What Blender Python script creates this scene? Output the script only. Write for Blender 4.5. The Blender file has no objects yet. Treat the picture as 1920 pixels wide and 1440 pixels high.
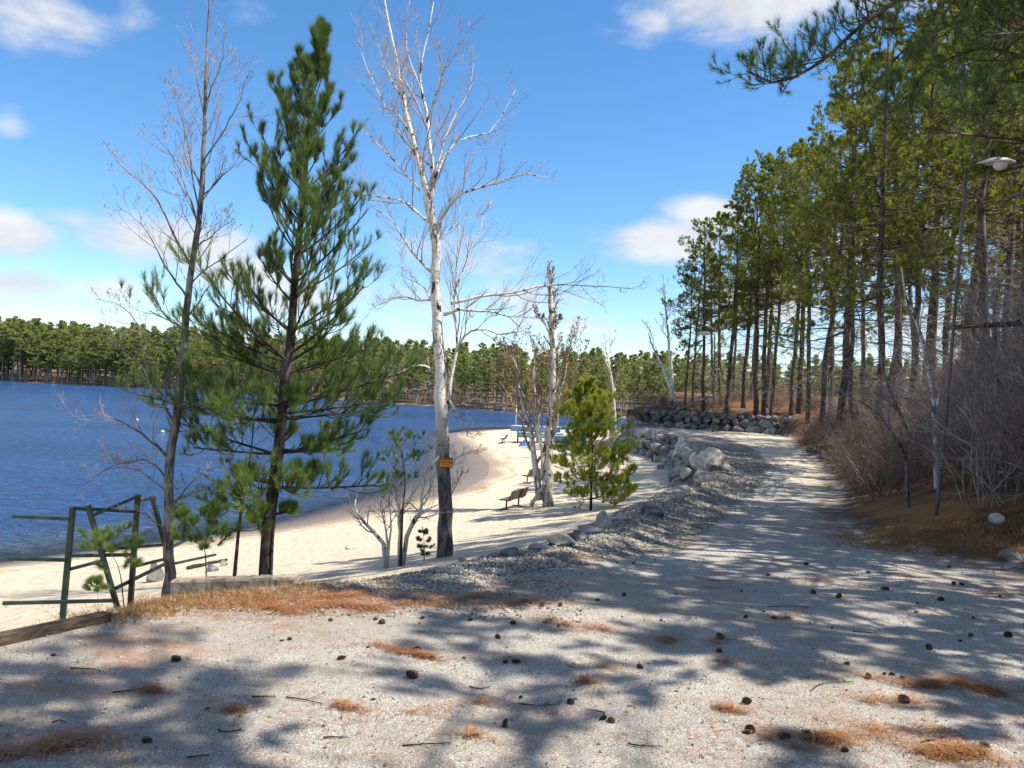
import bpy, math, random
import numpy as np
from mathutils import Vector, Matrix

rad = math.radians
SC = bpy.context.scene
COL = SC.collection

# ------------------------------------------------------------------ camera
CAMZ = 5.5                      # metres above the lake
FPX = 1442.0                    # focal length in photo pixels (1920 wide)
ROLL, PITCH = rad(2.3), rad(0.32)
fw = np.array([0, math.cos(PITCH), math.sin(PITCH)])
r0 = np.array([1.0, 0, 0])
u0 = np.array([0, -math.sin(PITCH), math.cos(PITCH)])
rt = math.cos(ROLL) * r0 + math.sin(ROLL) * u0
up = -math.sin(ROLL) * r0 + math.cos(ROLL) * u0
cd = bpy.data.cameras.new('camera')
cd.sensor_width = 36
cd.lens = 36 * FPX / 1920
cd.clip_start = 0.05
cd.clip_end = 6000
cam = bpy.data.objects.new('camera', cd)
COL.objects.link(cam)
cam.matrix_world = Matrix(((rt[0], up[0], -fw[0], 0), (rt[1], up[1], -fw[1], 0),
                           (rt[2], up[2], -fw[2], CAMZ), (0, 0, 0, 1)))
SC.camera = cam
C0 = np.array([0, 0, CAMZ])


def ray(px, py):
    return fw + (px - 960) / FPX * rt + (720 - py) / FPX * up


def P(px, py, d):
    return C0 + ray(px, py) * d


# ------------------------------------------------------------------ light
SUN_EL, SUN_AZ = rad(55), rad(-12)      # azimuth from +X towards +Y
sl = bpy.data.lights.new('sun', 'SUN')
sl.energy = 5.0
sl.angle = rad(0.5)
sl.color = (1.0, 0.935, 0.82)
so = bpy.data.objects.new('sun', sl)
COL.objects.link(so)
to_sun = Vector((math.cos(SUN_EL) * math.cos(SUN_AZ), math.cos(SUN_EL) * math.sin(SUN_AZ), math.sin(SUN_EL)))
so.rotation_euler = to_sun.to_track_quat('Z', 'Y').to_euler()
so.location = (30, 0, 60)
SC.view_settings.view_transform = 'Standard'
SC.view_settings.look = 'None'
SC.view_settings.gamma = 1
SC.view_settings.exposure = 0.84


class NT:
    """small helper to write node trees"""
    def __init__(s, tree):
        s.t = tree
        s.n = tree.nodes
        s.n.clear()

    def __call__(s, kind, props=None, **ins):
        nd = s.n.new(kind)
        for k, v in (props or {}).items():
            setattr(nd, k, v)
        for k, v in ins.items():
            key = int(k[1:]) if k[0] == 'i' and k[1:].isdigit() else k.replace('_', ' ')
            sock = nd.inputs[key]
            if isinstance(v, bpy.types.NodeSocket):
                s.t.links.new(v, sock)
            elif isinstance(v, bpy.types.Node):
                s.t.links.new(v.outputs[0], sock)
            else:
                if isinstance(v, (tuple, list)) and len(v) == 3 and sock.type == 'RGBA':
                    v = (*v, 1)
                sock.default_value = v
        return nd

    def math(s, op, a, b=0.0, c=0.0, clamp=False):
        return s('ShaderNodeMath', {'operation': op, 'use_clamp': clamp}, i0=a, i1=b, i2=c).outputs[0]

    def ramp(s, fac, lo, hi):
        return s('ShaderNodeMapRange', {'interpolation_type': 'SMOOTHSTEP'}, Value=fac, From_Min=lo, From_Max=hi).outputs[0]

    def mix(s, f, a, b):
        nd = s('ShaderNodeMix', {'data_type': 'RGBA'})
        for sock, v in ((nd.inputs[0], f), (nd.inputs[6], a), (nd.inputs[7], b)):
            if isinstance(v, bpy.types.NodeSocket):
                s.t.links.new(v, sock)
            else:
                sock.default_value = (*v, 1) if isinstance(v, (tuple, list)) else v
        return nd.outputs[2]

    def noise(s, vec, scale, detail=4, rough=0.55, dist=0.0):
        return s('ShaderNodeTexNoise', None, Vector=vec, Scale=scale, Detail=detail, Roughness=rough, Distortion=dist).outputs[0]

    def attr(s, name):
        return s('ShaderNodeAttribute', {'attribute_name': name}).outputs['Fac']

    def scale(s, vec, sx, sy, sz):
        return s('ShaderNodeMapping', None, Vector=vec, Scale=(sx, sy, sz)).outputs[0]


def world():
    w = bpy.data.worlds.new('World')
    SC.world = w
    w.use_nodes = True
    N = NT(w.node_tree)
    sky = N('ShaderNodeTexSky', {'sky_type': 'NISHITA', 'sun_disc': False, 'sun_elevation': SUN_EL,
                                 'sun_rotation': rad(90) - SUN_AZ, 'altitude': 200, 'air_density': 1.0,
                                 'dust_density': 0.15, 'ozone_density': 4.0})
    hs = N('ShaderNodeHueSaturation', None, Hue=0.499, Saturation=1.2, Value=1.2, Fac=1.0, Color=sky.outputs[0])
    tc = N('ShaderNodeTexCoord').outputs['Generated']
    sx = N('ShaderNodeSeparateXYZ', None, Vector=tc)
    az = N.math('ARCTAN2', sx.outputs[0], sx.outputs[1])
    el = N.math('ARCSINE', sx.outputs[2])
    co = N('ShaderNodeCombineXYZ', None, X=az, Y=N.math('MULTIPLY', el, 1.9), Z=0.0).outputs[0]
    n1 = N.noise(co, 7.0, 8, 0.6, 0.15)
    n2 = N.noise(co, 2.6, 3, 0.5)
    # drifts of cumulus: centre (as seen from the lot), half width, half height, weight
    blobs = [(1400, -5, 190, 62, 1.25), (1235, 35, 70, 32, .85), (20, 445, 85, 42, 1.1), (160, 415, 90, 26, .8), (300, 450, 190, 45, 1.05),
             (40, 530, 95, 34, 1.05), (200, 545, 90, 30, .8), (1245, 452, 130, 40, 1.15), (1335, 405, 80, 38, 1.05),
             (80, 30, 110, 70, .82), (480, 35, 70, 30, .55), (900, 480, 170, 50, .75), (760, 560, 190, 40, .85),
             (1010, 560, 260, 45, .7), (1110, 610, 260, 40, .75), (560, 560, 160, 50, .85), (440, 510, 110, 50, .85), (20, 235, 30, 30, .5),
             (1560, 470, 200, 60, .9), (1800, 420, 260, 70, .9), (240, 30, 60, 50, .5), (1720, -60, 200, 80, 1.0), (1500, 560, 260, 70, .8), (1750, 620, 260, 60, .8)]
    acc = None
    for (px, py, wx, wy, k) in blobs:
        d = ray(px, py)
        d = d / np.linalg.norm(d)
        a, e = math.atan2(d[0], d[1]), math.asin(d[2])
        q = N.math('ADD', N.math('POWER', N.math('MULTIPLY', N.math('SUBTRACT', az, a), FPX / wx), 2.0),
                   N.math('POWER', N.math('MULTIPLY', N.math('SUBTRACT', el, e), FPX / wy), 2.0))
        g = N.math('MULTIPLY', N.math('EXPONENT', N.math('MULTIPLY', q, -0.8)), k)
        acc = g if acc is None else N.math('MAXIMUM', acc, g)
    # unseen clouds added outside the view to whiten the ambient light
    gen = N.math('MULTIPLY', N.ramp(n2, .45, .57), N.math('MAXIMUM', N.math('GREATER_THAN', N.math('ABSOLUTE', az), 0.8), N.ramp(el, .62, .85)))
    acc = N.math('MAXIMUM', acc, N.math('MULTIPLY', gen, .9))
    dens = N.ramp(N.math('ADD', acc, N.math('MULTIPLY', N.math('SUBTRACT', n1, .5), 1.7)), .34, 1.05)
    dens = N.math('MULTIPLY', dens, .93)
    shade = N.mix(N.ramp(n1, .35, .65), (4.1, 4.25, 4.6), (5.4, 5.4, 5.5))
    colr = N.mix(dens, hs.outputs[0], shade)
    bg = N('ShaderNodeBackground', None, Color=colr, Strength=0.098)
    N('ShaderNodeOutputWorld', None, Surface=bg.outputs[0])


world()

# ------------------------------------------------------------------ terrain
SHORE = np.array([(-300, -60), (-80, 0), (-40, 12), (-22, 18), (-14.2, 21), (-12.6, 23), (-10.2, 25.8), (-7.6, 29.0), (-5.8, 32.5), (-4.2, 36.4),
                  (-2.3, 40.5), (-1.2, 48), (-1.4, 56), (-3.4, 70), (-5.8, 84), (-6.0, 90), (-3.5, 97), (0, 104), (8, 108), (18, 112), (26, 119), (60, 125), (120, 128),
                  (300, 120), (1500, 110)], float)
LIP = np.array([(-300, -100), (-60, -40), (-10, -15), (-5, -3), (-3.7, 2), (-3.15, 4.6), (-2.85, 5.3), (-2.45, 6.1), (-1.75, 6.6), (-1.15, 6.9),
                (-.35, 7.9), (-.05, 8.9), (.72, 10.4), (1.43, 12.2), (3.45, 17.5), (5.5, 22.8), (7.9, 31), (9.8, 42), (11.2, 50), (10.4, 57), (9.2, 63)], float)
LIP2 = np.array([(9.2, 63), (10.6, 66), (15, 80), (22, 105), (26, 118)], float)
FOOT = np.array([(300, -20), (30, 0), (12, 4), (8, 7), (6.2, 9.2), (5.35, 11.5), (6.3, 15), (9.1, 21.3), (12.3, 30), (16, 42), (20, 55), (20.5, 59),
                 (18.5, 61.5), (14.5, 63), (11.2, 63.5)], float)
FAR = np.array([(-1500, 520), (-420, 390), (-211, 317), (-140, 288), (-85, 261), (-55, 232), (-32, 212), (-8, 189), (10, 178), (28, 169), (80, 156), (140, 150), (400, 148), (1500, 150)], float)
P_LAND = np.vstack([SHORE, [(1500, -1500), (-300, -1500)]])
P_PLAT = np.vstack([LIP, FOOT[::-1], [(1500, -1500), (-300, -1500)]])
P_HILL = np.vstack([FOOT, LIP2, [(60, 140), (1500, 200), (1500, -20)]])
P_FAR = np.vstack([FAR, [(1500, 3000), (-1500, 3000)]])


def inside(poly, X, Y):
    c = np.zeros(X.shape, bool)
    x1, y1 = poly[-1]
    for x2, y2 in poly:
        if y1 != y2:
            m = ((y2 > Y) != (y1 > Y)) & (X < (x1 - x2) * (Y - y2) / (y1 - y2) + x2)
            c ^= m
        x1, y1 = x2, y2
    return c


def pdist(line, X, Y):
    best = np.full(X.shape, 1e9)
    for (ax, ay), (bx, by) in zip(line[:-1], line[1:]):
        dx, dy = bx - ax, by - ay
        t = np.clip(((X - ax) * dx + (Y - ay) * dy) / (dx * dx + dy * dy), 0, 1)
        best = np.minimum(best, (X - ax - t * dx) ** 2 + (Y - ay - t * dy) ** 2)
    return np.sqrt(best)


def sm(x, a, b):
    t = np.clip((x - a) / (b - a), 0, 1)
    return t * t * (3 - 2 * t)


def wob(X, Y, s, seed):
    return (np.sin(X / s + seed) * np.cos(Y / s * 1.13 + seed * 1.7) + .6 * np.sin(X / s * 2.3 + Y / s * 1.1 + seed * 2.9)
            + .4 * np.cos(X / s * 1.1 - Y / s * 3.7 + seed)) / 2


def terrain(X, Y, full=False):
    X = np.asarray(X, float)
    Y = np.asarray(Y, float)
    dS, dF, dB = pdist(SHORE, X, Y), pdist(FAR, X, Y), pdist(FOOT, X, Y)
    dE = np.minimum(pdist(LIP, X, Y), pdist(LIP2, X, Y))
    land, plat, hill, far = inside(P_LAND, X, Y), inside(P_PLAT, X, Y), inside(P_HILL, X, Y), inside(P_FAR, X, Y)
    hill &= land
    plat &= ~hill
    zr = np.interp(Y, [-40, 3, 7, 10, 14, 22, 32, 60], [4.1, 3.9, 3.73, 3.5, 3.35, 3.0, 2.8, 2.75]) + .035 * wob(X, Y, 1.6, 1)
    zb = np.interp(Y, [5, 8, 12, 17, 23, 32, 50, 64], [3.62, 3.5, 3.2, 2.8, 2.25, 1.6, 1.2, 1.1])
    t = dS / (dS + dE + 1e-6)
    zbeach = zb * (.60 * t + .40 * t ** 2) + .02 * wob(X, Y, .9, 4) + .012 * wob(X, Y, .35, 5)
    zbeach = zr + (zbeach - zr) * sm(dE, 0, .55)
    zbeach = np.minimum(zbeach, .02 + dS * .8)
    near_wall = sm(Y, 52, 58)
    rise = (4.3 * (1 - np.exp(-(dB / 8.5) ** 1.35))) * (1 - near_wall) + (1.25 * sm(dB, 0, .9) + 2.4 * (1 - np.exp(-dB / 28))) * near_wall
    zhill = (zr + rise + .16 * sm(dB, .3, 3) * wob(X, Y, 2.1, 9)) * sm(dS, -1.0, 9) + .01
    zfar = .25 + 2.5 * (1 - np.exp(-dF / 25)) + 10 * sm(dF, 20, 160)
    zw = -np.interp(X, [-11, -6], [.16, .075]) * np.minimum(dS, dF) ** 1.1
    zw = np.maximum(zw, -4)
    berm = np.where(plat, .16 * np.exp(-((dE - .7) / .55) ** 2) * sm(Y, 7, 9.5), 0)
    z = np.where(far, zfar, np.where(land, np.where(hill, zhill, np.where(plat, zr + berm, zbeach)), zw))
    z = np.where(land | far, np.where(z < .01, .01, z), np.minimum(z, -.002))
    if not full:
        return z
    return z, dS, dE, dB, dF, land, plat, hill, far


def h(x, y):
    return float(terrain(np.array([x]), np.array([y]))[0])


_ts = np.concatenate([np.arange(2.2, 30, .03), np.arange(30, 130, .15), np.arange(130, 420, 1)])


def G(px, py):
    """where the line of sight through a photo pixel meets the ground"""
    r = ray(px, py)
    Q = C0 + r * _ts[:, None]
    z = terrain(Q[:, 0], Q[:, 1])
    hit = np.nonzero(Q[:, 2] <= np.maximum(z, 0))[0]
    i = hit[0] if len(hit) else len(_ts) - 1
    return np.array([Q[i, 0], Q[i, 1], max(z[i], 0)])


# ------------------------------------------------------------------ mesh helpers
class MB:
    def __init__(s):
        s.V, s.F, s.A, s.n = [], [], [], 0

    def add(s, V, F, m=0, a=None):
        V = np.asarray(V, float).reshape(-1, 3)
        s.V.append(V)
        F = np.asarray(F, int)
        s.F.append((F + s.n, m))
        s.A.append(np.full(len(V), .5) if a is None else np.broadcast_to(np.asarray(a, float), (len(V),)))
        s.n += len(V)

    def tubes(s, Pt, R, sides=5, m=0, a=None):
        Pt = np.asarray(Pt, float)
        R = np.asarray(R, float)
        if Pt.ndim == 2:
            Pt, R = Pt[None], R[None]
        M, n, _ = Pt.shape
        T = np.gradient(Pt, axis=1)
        T /= np.linalg.norm(T, axis=2, keepdims=True) + 1e-9
        T0 = T[:, n // 2]
        ref = np.where(np.abs(T0[:, 2:3]) > .8, np.array([[1., 0, 0]]), np.array([[0, 0, 1.]]))[:, None, :]
        n1 = ref - (ref * T).sum(2, keepdims=True) * T
        n1 /= np.linalg.norm(n1, axis=2, keepdims=True) + 1e-9
        n2 = np.cross(T, n1)
        ang = np.arange(sides) / sides * 2 * math.pi
        V = Pt[:, :, None, :] + R[:, :, None, None] * (np.cos(ang)[None, None, :, None] * n1[:, :, None, :] + np.sin(ang)[None, None, :, None] * n2[:, :, None, :])
        idx = np.arange(M * n * sides).reshape(M, n, sides)
        A = idx[:, :-1, :]
        B = np.roll(A, -1, axis=2)
        Dn = idx[:, 1:, :]
        Cc = np.roll(Dn, -1, axis=2)
        s.add(V, np.stack([A, B, Cc, Dn], -1).reshape(-1, 4), m, a)
        if M <= 60 and sides > 3:
            for e in (0, n - 1):
                cap = idx[:, e, :] if e else idx[:, e, ::-1]
                for row in cap:
                    s.F.append((row[None] + s.n - M * n * sides, m))

    def beam(s, p0, p1, w, hgt=None, m=0, ch=.12, upv=(0, 0, 1)):
        """bar with chamfered edges from p0 to p1"""
        p0, p1 = np.asarray(p0, float), np.asarray(p1, float)
        hgt = hgt or w
        d = (p1 - p0) / np.linalg.norm(p1 - p0)
        upv = np.asarray(upv, float)
        if abs(d @ upv) > .95:
            upv = np.array([0., 1, 0])
        sd = np.cross(d, upv)
        sd /= np.linalg.norm(sd)
        u = np.cross(sd, d)
        c = ch * min(w, hgt)
        pr = [(-w / 2 + c, -hgt / 2), (w / 2 - c, -hgt / 2), (w / 2, -hgt / 2 + c), (w / 2, hgt / 2 - c), (w / 2 - c, hgt / 2), (-w / 2 + c, hgt / 2), (-w / 2, hgt / 2 - c), (-w / 2, -hgt / 2 + c)]
        V = [p + sd * a + u * b for p in (p0, p1) for a, b in pr]
        Q = [(i, (i + 1) % 8, 8 + (i + 1) % 8, 8 + i) for i in range(8)]
        b = s.n
        s.add(V, Q, m)
        s.F.append((np.array([[b + i for i in range(7, -1, -1)], [b + 8 + i for i in range(8)]]), m))

    def build(s, name, mats, parent=None, origin=(0, 0, 0), smooth=True, tint=False):
        V = np.concatenate(s.V) - np.asarray(origin, float)
        me = bpy.data.meshes.new(name)
        me.vertices.add(len(V))
        me.vertices.foreach_set('co', V.astype(np.float32).ravel())
        cnt = np.concatenate([np.full(len(F), F.shape[1]) for F, _ in s.F])
        lv = np.concatenate([F.ravel() for F, _ in s.F])
        mi = np.concatenate([np.full(len(F), m) for F, m in s.F])
        me.loops.add(len(lv))
        me.loops.foreach_set('vertex_index', lv.astype(np.int32))
        me.polygons.add(len(cnt))
        st = np.concatenate([[0], np.cumsum(cnt)[:-1]])
        me.polygons.foreach_set('loop_start', st.astype(np.int32))
        me.polygons.foreach_set('loop_total', cnt.astype(np.int32))
        me.polygons.foreach_set('material_index', mi.astype(np.int32))
        me.polygons.foreach_set('use_smooth', np.full(len(cnt), smooth))
        if tint:
            at = me.attributes.new('tint', 'FLOAT', 'POINT')
            at.data.foreach_set('value', np.concatenate(s.A).astype(np.float32))
        for m in (mats if isinstance(mats, (list, tuple)) else [mats]):
            me.materials.append(m)
        me.update(calc_edges=True)
        o = bpy.data.objects.new(name, me)
        COL.objects.link(o)
        if parent:
            o.parent = parent
        else:
            o.location = origin
        return o


def tag(o, label, cat, group=None, kind=None):
    if label:
        o['label'] = label
    if cat:
        o['category'] = cat
    if group:
        o['group'] = group
    if kind:
        o['kind'] = kind
    return o


def thing(name, loc, label, cat, group=None, rz=0.0):
    o = bpy.data.objects.new(name, None)
    o.empty_display_size = .2
    COL.objects.link(o)
    o.location = loc
    o.rotation_euler = (0, 0, rz)
    return tag(o, label, cat, group)


def dup(src, loc, rz=0.0, sc=1.0, label=None, group=None, rot=None):
    r = src.copy()
    COL.objects.link(r)
    r.location = loc
    r.rotation_euler = rot if rot is not None else (0, 0, rz)
    r.scale = (sc, sc, sc) if np.isscalar(sc) else sc
    if label:
        r['label'] = label
    if group:
        r['group'] = group
    for ch in list(src.children):
        c = ch.copy()
        COL.objects.link(c)
        c.parent = r
        for g in ch.children:
            d = g.copy()
            COL.objects.link(d)
            d.parent = c
    return r


def resample(pts, n):
    pts = np.asarray(pts, float)
    if len(pts) > 2:                      # soften the corners (Catmull-Rom)
        ext = np.vstack([2 * pts[0] - pts[1], pts, 2 * pts[-1] - pts[-2]])
        out = []
        for i in range(len(pts) - 1):
            a, b, c, d = ext[i:i + 4]
            for t in np.linspace(0, 1, 8, endpoint=False):
                out.append(.5 * ((2 * b) + (-a + c) * t + (2 * a - 5 * b + 4 * c - d) * t * t + (-a + 3 * b - 3 * c + d) * t ** 3))
        pts = np.vstack([out, pts[-1]])
    L = np.concatenate([[0], np.cumsum(np.linalg.norm(np.diff(pts, axis=0), axis=1))])
    s = np.linspace(0, L[-1], n)
    return np.stack([np.interp(s, L, pts[:, k]) for k in range(3)], 1)


def along(Pt, R, pi, t):
    n = Pt.shape[1]
    f = np.clip(t, 0, .999) * (n - 1)
    i = f.astype(int)
    w = (f - i)[:, None]
    pos = Pt[pi, i] * (1 - w) + Pt[pi, i + 1] * w
    tan = Pt[pi, i + 1] - Pt[pi, i]
    tan = tan / (np.linalg.norm(tan, axis=1, keepdims=True) + 1e-9)
    return pos, tan, R[pi, i] * (1 - w[:, 0]) + R[pi, i + 1] * w[:, 0]


def unit(v):
    return v / (np.linalg.norm(v, axis=-1, keepdims=True) + 1e-9)


def spawn(Pt, R, K, t0, t1, ang, lf, m=5, upw=.2, wig=.15, rng=None, rf=.6, rmin=.002, flat=0., L0=None, taper=.3, fall=.55):
    """K side shoots on every branch of the batch (M,n,3)"""
    M = len(Pt)
    L = np.linalg.norm(np.diff(Pt, axis=1), axis=2).sum(1)
    pi = np.repeat(np.arange(M), K)
    t = t0 + (t1 - t0) * ((np.tile(np.arange(K), M) + rng.random(M * K)) / K)
    pos, tan, rr = along(Pt, R, pi, t)
    q = rng.normal(size=(M * K, 3))
    q[:, 2] *= (1 - flat)
    q = unit(q - (q * tan).sum(1, keepdims=True) * tan)
    a = ang * (.75 + .5 * rng.random(M * K))[:, None]
    d = np.cos(a) * tan + np.sin(a) * q
    ln = (L[pi] if L0 is None else np.full(M * K, L0)) * lf * (1 - fall * (t - t0) / max(t1 - t0, .01)) * (.6 + .8 * rng.random(M * K))
    out = np.zeros((M * K, m, 3))
    out[:, 0] = pos
    cur = d
    for k in range(1, m):
        cur = unit(cur + wig * rng.normal(size=cur.shape) + np.array([0, 0, upw / (m - 1) * 2]))
        out[:, k] = out[:, k - 1] + cur * (ln / (m - 1))[:, None]
    r_ = np.maximum(rr * rf, rmin)
    RR = r_[:, None] * np.linspace(1, taper, m)[None]
    return out, np.maximum(RR, rmin * .7)


def needles(mb, pos, dr, k, L, w, spread, rng, m=0, tint=None, droop=0.):
    """a brush of k needles at each pos pointing about dr"""
    T = len(pos)
    pos = np.repeat(pos, k, 0)
    dr = np.repeat(dr, k, 0)
    q = rng.normal(size=pos.shape)
    q = unit(q - (q * dr).sum(1, keepdims=True) * dr)
    a = (spread * (.25 + .75 * rng.random(len(pos))))[:, None]
    d = np.cos(a) * dr + np.sin(a) * q
    d[:, 2] -= droop
    d = unit(d)
    sd = unit(np.cross(d, rng.normal(size=pos.shape))) * w / 2
    tip = pos + d * (L * (.75 + .5 * rng.random(len(pos))))[:, None]
    V = np.stack([pos + sd, pos - sd, tip], 1).reshape(-1, 3)
    F = np.arange(len(V)).reshape(-1, 3)
    tn = rng.random(T) if tint is None else tint
    mb.add(V, F, m, np.repeat(np.repeat(tn, k), 3))


def along_needles(mb, Pt, per, t0, k, L, w, spread, rng, m=0, tint=None, droop=0.):
    M = len(Pt)
    pi = np.repeat(np.arange(M), per)
    t = t0 + (1 - t0) * ((np.tile(np.arange(per), M) + rng.random(M * per)) / per)
    pos, tan, _ = along(Pt, np.ones(Pt.shape[:2]), pi, t)
    tn = np.repeat(np.clip(rng.normal(.5, .22, M), 0, 1), per) if tint is None else np.repeat(tint, per)
    needles(mb, pos, tan, k, L, w, spread, rng, m, tn, droop)


# icosphere directions for stones
def ico(sub):
    import bmesh
    bm = bmesh.new()
    bmesh.ops.create_icosphere(bm, subdivisions=sub, radius=1)
    V = np.array([v.co[:] for v in bm.verts])
    F = np.array([[v.index for v in f.verts] for f in bm.faces])
    bm.free()
    return V, F


ICO = {k: ico(k) for k in (1, 2, 3, 4)}


def rock_shape(rng, size, sub=3, planes=11, rough=.05):
    U, F = ICO[sub]
    nrm = unit(rng.normal(size=(planes, 3)))
    dd = rng.uniform(.62, 1.0, planes)
    c = U @ nrm.T
    rr = np.where(c > .15, dd[None] / np.maximum(c, .15), 9).min(1)
    rr = np.minimum(rr, 1.12)
    rr = rr * (1 + rough * (np.sin(U @ rng.normal(size=3) * 5 + 1) + .6 * np.sin(U @ rng.normal(size=3) * 11)))
    return U * rr[:, None] * np.asarray(size) / 2, F


# ------------------------------------------------------------------ materials
def mat(name):
    m = bpy.data.materials.new(name)
    m.use_nodes = True
    return m, NT(m.node_tree)


def plain(name, col, rough=.6, metal=0., var=.25, scale=12., bump=.15, obj=True, spec=.4):
    m, N = mat(name)
    tc = N('ShaderNodeTexCoord').outputs['Object' if obj else 'Generated']
    n = N.noise(tc, scale, 6, .6)
    n2 = N.noise(tc, scale * .22, 3, .5)
    lo = tuple(c * (1 - var) for c in col)
    hi = tuple(min(1, c * (1 + var)) for c in col)
    c = N.mix(N.ramp(N.math('ADD', N.math('MULTIPLY', n, .6), N.math('MULTIPLY', n2, .4)), .35, .65), lo, hi)
    bp = N('ShaderNodeBump', None, Strength=bump, Distance=.02, Height=n)
    b = N('ShaderNodeBsdfPrincipled', None, Base_Color=c, Roughness=rough, Metallic=metal, Normal=bp.outputs[0])
    b.inputs['Specular IOR Level'].default_value = spec
    N('ShaderNodeOutputMaterial', None, Surface=b.outputs[0])
    return m


def bark(name, c1, c2, c3=None, stretch=.22, scale=26., bump=.6, low=None):
    """furrowed bark: vertical plates (c1 dark cracks, c2 plates, c3 lichen)"""
    m, N = mat(name)
    tc = N('ShaderNodeTexCoord').outputs['Object']
    v = N.scale(tc, 1, 1, stretch)
    n = N.noise(v, scale, 6, .62, .5)
    n2 = N.noise(tc, 3.2, 4, .55)
    c = N.mix(N.ramp(n, .38, .62), c1, c2)
    if c3:
        c = N.mix(N.math('MULTIPLY', N.ramp(n2, .5, .68), .75), c, c3)
    bp = N('ShaderNodeBump', None, Strength=bump, Distance=.02, Height=n)
    b = N('ShaderNodeBsdfPrincipled', None, Base_Color=c, Roughness=.9, Normal=bp.outputs[0])
    b.inputs['Specular IOR Level'].default_value = .15
    N('ShaderNodeOutputMaterial', None, Surface=b.outputs[0])
    return m


def birchbark(name, white=(.62, .59, .54), dark=(.035, .03, .026), grey=(.17, .155, .14), zlow=1.4, zhi=3.4):
    """papery white bark, cracked and grey on the old lower trunk"""
    m, N = mat(name)
    tc = N('ShaderNodeTexCoord').outputs['Object']
    hz = N.scale(tc, 1.0, 1.0, 5.5)
    n = N.noise(hz, 7, 5, .65, .3)
    pl = N.noise(N.scale(tc, 1, 1, .3), 9, 5, .65, .6)
    z = N('ShaderNodeSeparateXYZ', None, Vector=tc).outputs[2]
    lo = N.ramp(N.math('ADD', z, N.math('MULTIPLY', pl, 1.5)), zhi + .6, zlow + .6)
    c = N.mix(N.ramp(n, .575, .66), white, dark)
    c = N.mix(N.ramp(pl, .545, .60), c, dark)
    old = N.mix(N.ramp(pl, .42, .58), grey, tuple(x * .35 for x in grey))
    c = N.mix(lo, c, old)
    bp = N('ShaderNodeBump', None, Strength=.5, Distance=.015, Height=N.math('ADD', n, pl))
    b = N('ShaderNodeBsdfPrincipled', None, Base_Color=c, Roughness=.8, Normal=bp.outputs[0])
    b.inputs['Specular IOR Level'].default_value = .2
    N('ShaderNodeOutputMaterial', None, Surface=b.outputs[0])
    return m


def leaf(name, c_old, c_new, trans=.35, rough=.5):
    """needles: two kinds of shoots by the 'tint' of each shoot"""
    m, N = mat(name)
    t = N.attr('tint')
    oi = N('ShaderNodeObjectInfo').outputs['Random']
    c = N.mix(N.math('ADD', N.math('MULTIPLY', t, .8), N.math('MULTIPLY', oi, .2)), c_old, c_new)
    d = N('ShaderNodeBsdfPrincipled', None, Base_Color=c, Roughness=rough)
    d.inputs['Specular IOR Level'].default_value = .3
    tr = N('ShaderNodeBsdfTranslucent', None, Color=c)
    mx = N('ShaderNodeMixShader', None, Fac=trans)
    N.t.links.new(d.outputs[0], mx.inputs[1])
    N.t.links.new(tr.outputs[0], mx.inputs[2])
    N('ShaderNodeOutputMaterial', None, Surface=mx.outputs[0])
    return m


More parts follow.
